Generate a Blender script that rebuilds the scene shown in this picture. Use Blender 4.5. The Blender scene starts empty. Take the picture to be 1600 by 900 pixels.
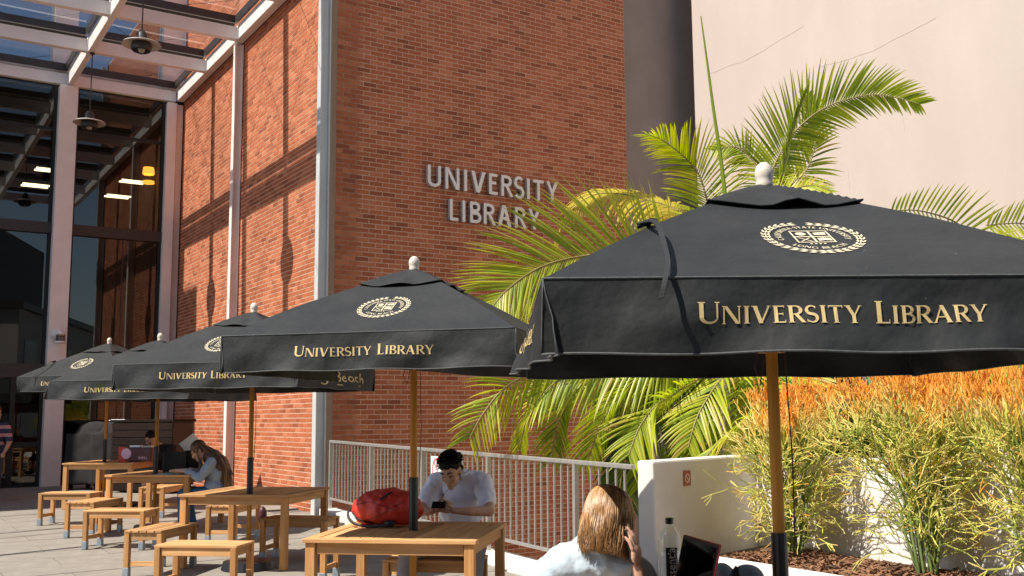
import bpy, bmesh, math, random
from math import sin, cos, pi, radians as rad
from mathutils import Vector, Matrix, noise
random.seed(7)
S = bpy.context.scene
COL = S.collection

# ---------------------------------------------------------------- camera, world, sun, exposure
H_CAM = 1.56
K = 0.0125                                    # the terrace rises gently away from the camera
def G(y): return K * (min(y, 25.0) - 6.5)
PITCH, ROLL, FPX = math.atan(202 / 1584), 0.009, 1584.0
fw = Vector((0, cos(PITCH), sin(PITCH)))
r0 = Vector((1, 0, 0)); u0 = Vector((0, -sin(PITCH), cos(PITCH)))
Rv = cos(ROLL) * r0 - sin(ROLL) * u0
Uv = sin(ROLL) * r0 + cos(ROLL) * u0
cam_d = bpy.data.cameras.new('camera'); cam = bpy.data.objects.new('camera', cam_d); COL.objects.link(cam)
cam_d.sensor_width = 36; cam_d.lens = 36 * FPX / 1600; cam_d.clip_start = 0.05; cam_d.clip_end = 2000
M = Matrix.Identity(4)
for i in range(3):
    M[i][0] = Rv[i]; M[i][1] = Uv[i]; M[i][2] = -fw[i]
M[0][3], M[1][3], M[2][3] = 0, 0, H_CAM
cam.matrix_world = M
S.camera = cam
A = rad(32.57)                                # yaw of the library building
dv = Vector((-sin(A), cos(A), 0)); ev = Vector((cos(A), sin(A), 0))
P0 = Vector((-2.90, 15.84, 0.0)); L_SUN = 9.2
P1 = P0 + dv * L_SUN
PHI = rad(4.0); ELEV = rad(54)
sh = (-ev) * cos(PHI) + dv * sin(PHI)         # horizontal direction towards the sun
to_sun = Vector((sh.x * cos(ELEV), sh.y * cos(ELEV), sin(ELEV)))
sun_d = bpy.data.lights.new('sun', 'SUN'); sun = bpy.data.objects.new('sun', sun_d); COL.objects.link(sun)
sun_d.energy = 5.0; sun_d.angle = rad(0.53); sun_d.color = (1.0, 0.925, 0.82)
sun.location = (-20, -15, 30)
sun.rotation_euler = to_sun.to_track_quat('Z', 'Y').to_euler()
W_ = bpy.data.worlds.new('World'); S.world = W_; W_.use_nodes = True
wn = W_.node_tree; wn.nodes.clear()
sky = wn.nodes.new('ShaderNodeTexSky'); sky.sky_type = 'NISHITA'; sky.sun_disc = False
sky.sun_elevation = ELEV; sky.sun_rotation = math.atan2(to_sun.x, to_sun.y)
bg = wn.nodes.new('ShaderNodeBackground'); bg.inputs[1].default_value = 0.112
wo = wn.nodes.new('ShaderNodeOutputWorld')
wn.links.new(sky.outputs[0], bg.inputs[0]); wn.links.new(bg.outputs[0], wo.inputs[0])
S.view_settings.view_transform = 'Standard'; S.view_settings.look = 'None'
S.view_settings.exposure = 0.56; S.view_settings.gamma = 1.0
S.cycles.max_bounces = 8; S.cycles.transparent_max_bounces = 16
S.cycles.caustics_reflective = False; S.cycles.caustics_refractive = False

# ---------------------------------------------------------------- materials
def nt(name):
    m = bpy.data.materials.new(name); m.use_nodes = True
    n = m.node_tree; return m, n, n.nodes['Principled BSDF']
def ramp(n, stops, interp='LINEAR'):
    r = n.nodes.new('ShaderNodeValToRGB'); cr = r.color_ramp; cr.interpolation = interp
    while len(cr.elements) < len(stops): cr.elements.new(0.5)
    for el, (p, c) in zip(cr.elements, stops):
        el.position = p; el.color = (*c, 1)
    return r
def shade(c, k): return tuple(min(1, v * k) for v in c)
def mat(name, col, rough=0.6, var=0.15, scale=8, bump=0.0, bscale=60, metal=0, stretch=(1, 1, 1), sheen=0, dirt=0, dirtcol=(0.2, 0.17, 0.13), spec=0.5, coords='Object'):
    m, n, b = nt(name)
    tc = n.nodes.new('ShaderNodeTexCoord'); mp = n.nodes.new('ShaderNodeMapping')
    mp.inputs['Scale'].default_value = stretch
    n.links.new(tc.outputs[coords], mp.inputs[0])
    nz = n.nodes.new('ShaderNodeTexNoise'); nz.inputs['Scale'].default_value = scale; nz.inputs['Detail'].default_value = 6; nz.inputs['Roughness'].default_value = 0.62
    n.links.new(mp.outputs[0], nz.inputs['Vector'])
    r = ramp(n, [(0.3, shade(col, 1 - var)), (0.7, shade(col, 1 + var))])
    n.links.new(nz.outputs[0], r.inputs[0])
    last = r.outputs[0]
    if dirt:
        n2 = n.nodes.new('ShaderNodeTexNoise'); n2.inputs['Scale'].default_value = scale * 0.23; n2.inputs['Detail'].default_value = 8
        n.links.new(tc.outputs[coords], n2.inputs['Vector'])
        r2 = ramp(n, [(0.5, (0, 0, 0)), (0.75, (dirt,) * 3)])
        n.links.new(n2.outputs[0], r2.inputs[0])
        mx = n.nodes.new('ShaderNodeMixRGB'); mx.inputs[2].default_value = (*dirtcol, 1)
        n.links.new(r2.outputs[0], mx.inputs[0]); n.links.new(last, mx.inputs[1]); last = mx.outputs[0]
    n.links.new(last, b.inputs['Base Color'])
    b.inputs['Roughness'].default_value = rough; b.inputs['Metallic'].default_value = metal
    b.inputs['Specular IOR Level'].default_value = spec
    if sheen:
        b.inputs['Sheen Weight'].default_value = sheen
    if bump:
        n3 = n.nodes.new('ShaderNodeTexNoise'); n3.inputs['Scale'].default_value = bscale; n3.inputs['Detail'].default_value = 5
        n.links.new(mp.outputs[0], n3.inputs['Vector'])
        bp = n.nodes.new('ShaderNodeBump'); bp.inputs['Strength'].default_value = bump; bp.inputs['Distance'].default_value = 0.01
        n.links.new(n3.outputs[0], bp.inputs['Height']); n.links.new(bp.outputs[0], b.inputs['Normal'])
    return m
def wood(name, c1, c2, axis, weather=0.5):
    m, n, b = nt(name)
    tc = n.nodes.new('ShaderNodeTexCoord'); mp = n.nodes.new('ShaderNodeMapping')
    sc = [28, 28, 28]; sc[axis] = 1.6
    mp.inputs['Scale'].default_value = sc
    oi = n.nodes.new('ShaderNodeObjectInfo')
    add = n.nodes.new('ShaderNodeVectorMath'); add.operation = 'ADD'
    mul = n.nodes.new('ShaderNodeMath'); mul.operation = 'MULTIPLY'; mul.inputs[1].default_value = 37
    n.links.new(oi.outputs['Random'], mul.inputs[0])
    n.links.new(tc.outputs['Object'], add.inputs[0]); n.links.new(mul.outputs[0], add.inputs[1])
    n.links.new(add.outputs[0], mp.inputs[0])
    nz = n.nodes.new('ShaderNodeTexNoise'); nz.inputs['Scale'].default_value = 1.0; nz.inputs['Detail'].default_value = 5; nz.inputs['Distortion'].default_value = 0.6
    n.links.new(mp.outputs[0], nz.inputs['Vector'])
    r = ramp(n, [(0.25, c1), (0.55, tuple((a + b2) / 2 for a, b2 in zip(c1, c2))), (0.75, c2)])
    n.links.new(nz.outputs[0], r.inputs[0])
    hs = n.nodes.new('ShaderNodeHueSaturation')
    mr = n.nodes.new('ShaderNodeMapRange'); mr.inputs[3].default_value = 0.68; mr.inputs[4].default_value = 1.2
    n.links.new(oi.outputs['Random'], mr.inputs[0]); n.links.new(mr.outputs[0], hs.inputs['Value'])
    n.links.new(r.outputs[0], hs.inputs['Color'])
    geo = n.nodes.new('ShaderNodeNewGeometry'); wz = n.nodes.new('ShaderNodeTexNoise'); wz.inputs['Scale'].default_value = 5; wz.inputs['Detail'].default_value = 7; wz.inputs['Roughness'].default_value = 0.7
    n.links.new(geo.outputs['Position'], wz.inputs['Vector']); wr = ramp(n, [(0.47, (0, 0, 0)), (0.70, (weather, weather, weather))]); n.links.new(wz.outputs[0], wr.inputs[0])
    wm = n.nodes.new('ShaderNodeMixRGB'); wm.inputs[2].default_value = (0.44, 0.29, 0.15, 1) if axis != 9 else (0, 0, 0, 1)
    n.links.new(wr.outputs[0], wm.inputs[0]); n.links.new(hs.outputs[0], wm.inputs[1]); n.links.new(wm.outputs[0], b.inputs['Base Color'])
    b.inputs['Roughness'].default_value = 0.7; b.inputs['Specular IOR Level'].default_value = 0.16
    bp = n.nodes.new('ShaderNodeBump'); bp.inputs['Strength'].default_value = 0.4; bp.inputs['Distance'].default_value = 0.004
    n.links.new(nz.outputs[0], bp.inputs['Height']); n.links.new(bp.outputs[0], b.inputs['Normal'])
    return m
def brick_mat(name, c_lo, c_mid, c_hi):
    m, n, b = nt(name)
    at = n.nodes.new('ShaderNodeAttribute'); at.attribute_name = 'tone'
    oi = n.nodes.new('ShaderNodeObjectInfo')
    ad = n.nodes.new('ShaderNodeMath'); ad.operation = 'ADD'; fr = n.nodes.new('ShaderNodeMath'); fr.operation = 'FRACT'
    n.links.new(at.outputs['Fac'], ad.inputs[0]); n.links.new(oi.outputs['Random'], ad.inputs[1]); n.links.new(ad.outputs[0], fr.inputs[0])
    r = ramp(n, [(0.0, c_lo), (0.05, c_lo), (0.10, shade(c_mid, 0.86)), (0.6, c_mid), (0.95, c_hi), (1.0, c_hi)])
    n.links.new(fr.outputs[0], r.inputs[0])
    tc = n.nodes.new('ShaderNodeTexCoord')
    nz = n.nodes.new('ShaderNodeTexNoise'); nz.inputs['Scale'].default_value = 30; nz.inputs['Detail'].default_value = 6
    geo = n.nodes.new('ShaderNodeNewGeometry')
    n.links.new(geo.outputs['Position'], nz.inputs['Vector'])
    hs = n.nodes.new('ShaderNodeHueSaturation')
    mr = n.nodes.new('ShaderNodeMapRange'); mr.inputs[1].default_value = 0.3; mr.inputs[2].default_value = 0.7; mr.inputs[3].default_value = 0.82; mr.inputs[4].default_value = 1.15
    n.links.new(nz.outputs[0], mr.inputs[0]); n.links.new(r.outputs[0], hs.inputs['Color'])
    big = n.nodes.new('ShaderNodeTexNoise'); big.inputs['Scale'].default_value = 0.7; big.inputs['Detail'].default_value = 7; big.inputs['Roughness'].default_value = 0.6
    mpb = n.nodes.new('ShaderNodeMapping'); mpb.inputs['Scale'].default_value = (1, 1, 0.45); n.links.new(geo.outputs['Position'], mpb.inputs[0]); n.links.new(mpb.outputs[0], big.inputs['Vector'])
    mr2 = n.nodes.new('ShaderNodeMapRange'); mr2.inputs[1].default_value = 0.3; mr2.inputs[2].default_value = 0.7; mr2.inputs[3].default_value = 0.85; mr2.inputs[4].default_value = 1.12
    n.links.new(big.outputs[0], mr2.inputs[0]); mm = n.nodes.new('ShaderNodeMath'); mm.operation = 'MULTIPLY'
    n.links.new(mr.outputs[0], mm.inputs[0]); n.links.new(mr2.outputs[0], mm.inputs[1]); n.links.new(mm.outputs[0], hs.inputs['Value'])
    n.links.new(hs.outputs[0], b.inputs['Base Color']); b.inputs['Roughness'].default_value = 0.9; b.inputs['Specular IOR Level'].default_value = 0.2
    bp = n.nodes.new('ShaderNodeBump'); bp.inputs['Strength'].default_value = 0.5; bp.inputs['Distance'].default_value = 0.004
    n.links.new(nz.outputs[0], bp.inputs['Height']); n.links.new(bp.outputs[0], b.inputs['Normal'])
    return m
def fabric_mat():
    m, n, b = nt('umbrella_fabric')
    tc = n.nodes.new('ShaderNodeTexCoord')
    nz = n.nodes.new('ShaderNodeTexNoise'); nz.inputs['Scale'].default_value = 2.2; nz.inputs['Detail'].default_value = 8; nz.inputs['Roughness'].default_value = 0.6
    n.links.new(tc.outputs['Object'], nz.inputs['Vector'])
    r = ramp(n, [(0.3, (0.021, 0.0238, 0.0255)), (0.7, (0.036, 0.0378, 0.0385))])
    n.links.new(nz.outputs[0], r.inputs[0])
    vo = n.nodes.new('ShaderNodeTexVoronoi'); vo.inputs['Scale'].default_value = 14
    n.links.new(tc.outputs['Object'], vo.inputs['Vector'])
    r2 = ramp(n, [(0.035, (0.5, 0.5, 0.5)), (0.07, (0, 0, 0))])
    n.links.new(vo.outputs['Distance'], r2.inputs[0])
    wn2 = n.nodes.new('ShaderNodeTexWhiteNoise'); n.links.new(vo.outputs['Color'], wn2.inputs['Vector'])
    gt = n.nodes.new('ShaderNodeMath'); gt.operation = 'GREATER_THAN'; gt.inputs[1].default_value = 0.8
    n.links.new(wn2.outputs['Value'], gt.inputs[0])
    mu = n.nodes.new('ShaderNodeMath'); mu.operation = 'MULTIPLY'
    n.links.new(gt.outputs[0], mu.inputs[0]); n.links.new(r2.outputs[0], mu.inputs[1])
    mx = n.nodes.new('ShaderNodeMixRGB'); mx.inputs[2].default_value = (0.16, 0.16, 0.15, 1)
    n.links.new(mu.outputs[0], mx.inputs[0]); n.links.new(r.outputs[0], mx.inputs[1])
    n.links.new(mx.outputs[0], b.inputs['Base Color'])
    b.inputs['Roughness'].default_value = 0.62; b.inputs['Sheen Weight'].default_value = 0.0; b.inputs['Sheen Roughness'].default_value = 0.5
    b.inputs['Specular IOR Level'].default_value = 0.2
    wv = n.nodes.new('ShaderNodeTexNoise'); wv.inputs['Scale'].default_value = 420; wv.inputs['Detail'].default_value = 2
    n.links.new(tc.outputs['Object'], wv.inputs['Vector'])
    w2 = n.nodes.new('ShaderNodeTexNoise'); w2.inputs['Scale'].default_value = 9; w2.inputs['Detail'].default_value = 3
    n.links.new(tc.outputs['Object'], w2.inputs['Vector'])
    bp = n.nodes.new('ShaderNodeBump'); bp.inputs['Strength'].default_value = 0.25; bp.inputs['Distance'].default_value = 0.002
    n.links.new(wv.outputs[0], bp.inputs['Height'])
    bp2 = n.nodes.new('ShaderNodeBump'); bp2.inputs['Strength'].default_value = 0.55; bp2.inputs['Distance'].default_value = 0.02
    n.links.new(w2.outputs[0], bp2.inputs['Height']); n.links.new(bp.outputs[0], bp2.inputs['Normal'])
    n.links.new(bp2.outputs[0], b.inputs['Normal'])
    return m
def glass_mat(name, tint, refl, ior=1.5, rough=0.0, glosscol=(0.9, 0.9, 0.9)):
    m = bpy.data.materials.new(name); m.use_nodes = True; n = m.node_tree; n.nodes.clear()
    o = n.nodes.new('ShaderNodeOutputMaterial'); t = n.nodes.new('ShaderNodeBsdfTransparent'); g = n.nodes.new('ShaderNodeBsdfGlossy')
    t.inputs[0].default_value = (*tint, 1); g.inputs[0].default_value = (*glosscol, 1); g.inputs['Roughness'].default_value = rough
    f = n.nodes.new('ShaderNodeLayerWeight'); f.inputs[0].default_value = 0.5
    pw = n.nodes.new('ShaderNodeMath'); pw.operation = 'POWER'; pw.inputs[1].default_value = 5
    n.links.new(f.outputs['Facing'], pw.inputs[0])
    ad = n.nodes.new('ShaderNodeMath'); ad.operation = 'ADD'; ad.inputs[1].default_value = refl + ((ior - 1) / (ior + 1)) ** 2; ad.use_clamp = True
    n.links.new(pw.outputs[0], ad.inputs[0])
    mx = n.nodes.new('ShaderNodeMixShader'); n.links.new(ad.outputs[0], mx.inputs[0]); n.links.new(t.outputs[0], mx.inputs[1]); n.links.new(g.outputs[0], mx.inputs[2])
    n.links.new(mx.outputs[0], o.inputs[0])
    return m
def leaf_mat(name, stops, attr=None, rough=0.42, transl=0.35):
    m, n, b = nt(name)
    if attr:
        at = n.nodes.new('ShaderNodeAttribute'); at.attribute_name = attr; src = at.outputs['Fac']
    else:
        tc = n.nodes.new('ShaderNodeTexCoord'); nz = n.nodes.new('ShaderNodeTexNoise'); nz.inputs['Scale'].default_value = 2.5; nz.inputs['Detail'].default_value = 4
        n.links.new(tc.outputs['Object'], nz.inputs['Vector']); src = nz.outputs[0]
    r = ramp(n, stops); n.links.new(src, r.inputs[0])
    n.links.new(r.outputs[0], b.inputs['Base Color']); b.inputs['Roughness'].default_value = rough
    tr = n.nodes.new('ShaderNodeBsdfTranslucent'); hs = n.nodes.new('ShaderNodeHueSaturation'); hs.inputs['Value'].default_value = 1.5; hs.inputs['Saturation'].default_value = 1.1
    n.links.new(r.outputs[0], hs.inputs['Color']); n.links.new(hs.outputs[0], tr.inputs[0])
    mx = n.nodes.new('ShaderNodeMixShader'); mx.inputs[0].default_value = transl
    n.links.new(b.outputs[0], mx.inputs[1]); n.links.new(tr.outputs[0], mx.inputs[2])
    n.links.new(mx.outputs[0], n.nodes['Material Output'].inputs[0])
    return m
def emit(name, col, st):
    m, n, b = nt(name); b.inputs['Base Color'].default_value = (*col, 1)
    b.inputs['Emission Color'].default_value = (*col, 1); b.inputs['Emission Strength'].default_value = st
    return m

MT = dict(
    brick=brick_mat('red_brick', (0.31, 0.092, 0.044), (0.47, 0.142, 0.064), (0.55, 0.195, 0.098)),
    mortar=mat('mortar', (0.68, 0.49, 0.36), 0.9, 0.12, 30, 0.3, 200),
    pavers=mat('concrete_pavers', (0.265, 0.238, 0.205), 0.9, 0.14, 5, 0.12, 120, spec=0.15, dirt=0.35, dirtcol=(0.2, 0.19, 0.17)),
    joint=mat('joint_sand', (0.14, 0.13, 0.12), 0.95),
    ground=mat('ground_concrete', (0.28, 0.26, 0.24), 0.9, 0.15, 2),
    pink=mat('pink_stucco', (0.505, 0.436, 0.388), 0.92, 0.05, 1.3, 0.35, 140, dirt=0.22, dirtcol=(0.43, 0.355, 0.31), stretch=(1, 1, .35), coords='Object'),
    pinkshade=mat('shade_toned_stucco', (0.29, 0.235, 0.205), 0.92, 0.08, 1.6, 0.25, 260, dirt=0.2, dirtcol=(0.12, 0.09, 0.08)),  # pink stucco of the recess, its deep shade painted into the colour
    white=mat('white_stucco', (0.80, 0.76, 0.70), 0.85, 0.05, 5, 0.2, 160, dirt=0.28, dirtcol=(0.42, 0.36, 0.29)),
    steel=mat('white_painted_steel', (0.84, 0.785, 0.745), 0.45, 0.05, 3, dirt=0.2, dirtcol=(0.4, 0.34, 0.3)),
    greysteel=mat('grey_painted_steel', (0.56, 0.58, 0.58), 0.4, 0.05, 3, dirt=0.15),
    bronze=mat('dark_bronze_frame', (0.045, 0.036, 0.031), 0.4, 0.15, 6),
    black=mat('black_frame', (0.012, 0.011, 0.010), 0.5, 0.2, 6),
    rail=mat('galvanised_rail', (0.50, 0.48, 0.45), 0.38, 0.12, 20, metal=0.55),
    sign=mat('brushed_metal_letters', (0.66, 0.64, 0.62), 0.35, 0.05, 20, metal=0.35),
    woodx=wood('teak_along_x', (0.43, 0.205, 0.078), (0.72, 0.43, 0.20), 0),
    woody=wood('teak_along_y', (0.43, 0.205, 0.078), (0.72, 0.43, 0.20), 1),
    woodz=wood('teak_upright', (0.40, 0.185, 0.06), (0.65, 0.35, 0.14), 2),
    pole=wood('varnished_pole', (0.44, 0.19, 0.03), (0.62, 0.31, 0.07), 2, 0),
    sleeve=mat('black_steel_sleeve', (0.012, 0.015, 0.02), 0.4, 0.2, 8),
    foot=mat('galvanised_foot', (0.30, 0.36, 0.41), 0.45, 0.15, 20, metal=0.5),
    fabric=fabric_mat(),
    hem=mat('grey_hem_stitching', (0.075, 0.08, 0.082), 0.8, 0.3, 60),
    gold=mat('gold_print', (0.62, 0.47, 0.22), 0.75, 0.08, 60, coords='Object'),
    cream=mat('cream_print', (0.62, 0.55, 0.38), 0.8, 0.08, 60),
    finial=mat('chalky_white_finial', (0.60, 0.55, 0.47), 0.6, 0.2, 40, dirt=0.6, dirtcol=(0.42, 0.33, 0.22)),
    facade=glass_mat('facade_glass', (0.34, 0.33, 0.31), 0.055, 1.5, 0.0, (0.78, 0.78, 0.76)),
    roofglass=glass_mat('roof_glass', (0.95, 0.97, 0.97), 0.01, 1.35),
    upperglass=glass_mat('upper_window_glass', (0.2, 0.2, 0.2), 0.42, 1.5, 0.0, (0.62, 0.68, 0.76)),
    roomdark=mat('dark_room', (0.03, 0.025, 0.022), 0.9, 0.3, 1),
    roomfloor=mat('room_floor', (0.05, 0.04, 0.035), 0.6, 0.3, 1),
    tube=emit('fluorescent_tube', (1.0, 0.82, 0.5), 5.0),
    amber=emit('amber_lamp', (1.0, 0.45, 0.05), 3.0),
    darkmetal=mat('dark_lamp_metal', (0.03, 0.028, 0.026), 0.5, 0.2, 20),
    lampdisc=mat('pale_lamp_disc', (0.48, 0.42, 0.37), 0.5, 0.12, 15, dirt=0.4),
    mulch=mat('bark_mulch', (0.23, 0.115, 0.06), 0.9, 0.5, 40),
    soil=mat('soil', (0.10, 0.06, 0.035), 0.95, 0.4, 20, 0.6, 40),
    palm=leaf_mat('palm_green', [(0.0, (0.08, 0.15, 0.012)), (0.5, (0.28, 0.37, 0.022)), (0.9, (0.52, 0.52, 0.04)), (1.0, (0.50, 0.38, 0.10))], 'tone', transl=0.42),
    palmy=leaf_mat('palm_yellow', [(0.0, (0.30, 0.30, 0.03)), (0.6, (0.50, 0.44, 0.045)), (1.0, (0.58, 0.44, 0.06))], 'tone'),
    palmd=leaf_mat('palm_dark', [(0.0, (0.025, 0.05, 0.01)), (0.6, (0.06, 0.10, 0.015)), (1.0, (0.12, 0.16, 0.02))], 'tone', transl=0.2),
    rachis=mat('palm_rachis', (0.26, 0.20, 0.07), 0.5, 0.2, 20),
    trunk=mat('palm_trunk', (0.25, 0.21, 0.15), 0.85, 0.3, 10, 0.5, 30),
    euph=leaf_mat('firestick_twigs', [(0.0, (0.12, 0.19, 0.04)), (0.2, (0.36, 0.45, 0.07)), (0.5, (0.78, 0.74, 0.18)), (0.68, (0.78, 0.66, 0.28)), (0.84, (0.90, 0.58, 0.09)), (1.0, (0.87, 0.41, 0.07))], 'tone', rough=0.5, transl=0.15),
    stem=mat('firestick_stem', (0.17, 0.24, 0.07), 0.6, 0.35, 15),
    skin_m=mat('tan_skin', (0.50, 0.28, 0.175), 0.5, 0.06, 20),
    skin_f=mat('light_skin', (0.58, 0.34, 0.24), 0.5, 0.06, 20),
    blackhair=mat('black_hair', (0.012, 0.009, 0.008), 0.65, 0.4, 60, spec=0.2),
    tee=mat('white_tee_cloth', (0.76, 0.78, 0.88), 0.9, 0.03, 10, 0.3, 25),
    greypants=mat('grey_trouser_cloth', (0.27, 0.26, 0.27), 0.9, 0.12, 12, 0.4, 25),
    jeans=mat('blue_jean_cloth', (0.03, 0.10, 0.20), 0.9, 0.2, 12),
    denim=mat('pale_denim', (0.50, 0.60, 0.68), 0.9, 0.07, 14, 0.45, 30),
    denimseam=mat('denim_seam', (0.22, 0.30, 0.38), 0.9, 0.1, 30),
    blonde=mat('blonde_hair', (0.36, 0.19, 0.075), 0.38, 0.6, 40, stretch=(1, 1, 0.15)),
    brownhair=mat('brown_hair', (0.09, 0.042, 0.02), 0.42, 0.5, 40, stretch=(1, 1, 0.15)),
    greysweater=mat('grey_blue_sweater', (0.28, 0.33, 0.40), 0.95, 0.12, 12, 0.4, 30),
    darkcloth=mat('dark_cloth', (0.014, 0.013, 0.014), 0.95, 0.3, 10),
    redcloth=mat('red_nylon', (0.52, 0.035, 0.018), 0.5, 0.18, 9, 0.35, 18),
    blackcloth=mat('black_nylon', (0.012, 0.012, 0.014), 0.6, 0.3, 12),
    maroon=mat('maroon_vinyl', (0.06, 0.008, 0.014), 0.5, 0.15, 12),
    pinkplastic=mat('pink_plastic', (0.62, 0.42, 0.55), 0.5, 0.05, 12),
    phone=mat('black_phone', (0.01, 0.01, 0.012), 0.2, 0.1, 12),
    laptop=mat('dark_laptop', (0.018, 0.017, 0.018), 0.35, 0.15, 12),
    screen=glass_mat('laptop_screen_gloss', (0.0, 0.0, 0.0), 0.07, 1.5, 0.03),
    redtrim=mat('red_laptop_trim', (0.45, 0.03, 0.03), 0.4, 0.1, 12),
    paper=mat('paper', (0.66, 0.74, 0.78), 0.9, 0.04, 12),
    paperg=mat('green_paper', (0.25, 0.50, 0.42), 0.9, 0.04, 12),
    whitepaint=mat('white_print', (0.8, 0.8, 0.8), 0.7, 0.03, 12),
    redprint=mat('red_print', (0.65, 0.02, 0.03), 0.6, 0.05, 12),
    rustsign=mat('faded_red_sign', (0.44, 0.11, 0.06), 0.7, 0.15, 40),
    capcloth=mat('sage_grey_cloth', (0.20, 0.25, 0.26), 0.8, 0.08, 12, 0.2, 60),
    cabinet=wood('dark_brown_boards', (0.012, 0.007, 0.005), (0.024, 0.013, 0.010), 0, 0),
    pale=mat('pale_campus_wall', (0.40, 0.37, 0.33), 0.9, 0.05, 2),
    darkblock=mat('dark_campus_wall', (0.07, 0.065, 0.06), 0.7, 0.2, 2),
    window=mat('distant_window', (0.05, 0.06, 0.08), 0.15, 0.1, 2),
    treeleaf=leaf_mat('tree_leaves', [(0.0, (0.03, 0.06, 0.015)), (1.0, (0.10, 0.14, 0.03))], None),
    bark=mat('bark', (0.16, 0.12, 0.09), 0.9, 0.3, 8),
    stripep=mat('pink_striped_cloth', (0.55, 0.25, 0.27), 0.9, 0.1, 10),
    navy=mat('navy_cloth', (0.03, 0.04, 0.08), 0.9, 0.1, 10),
)
def bottle_mat():
    m = bpy.data.materials.new('clear_plastic'); m.use_nodes = True; n = m.node_tree; b = n.nodes['Principled BSDF']
    b.inputs['Base Color'].default_value = (0.95, 0.97, 0.96, 1); b.inputs['Roughness'].default_value = 0.06
    b.inputs['Transmission Weight'].default_value = 1.0; b.inputs['IOR'].default_value = 1.12
    return m
MT['bottle'] = glass_mat('clear_plastic', (0.93, 0.95, 0.94), 0.05, 1.5, 0.05)

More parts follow.
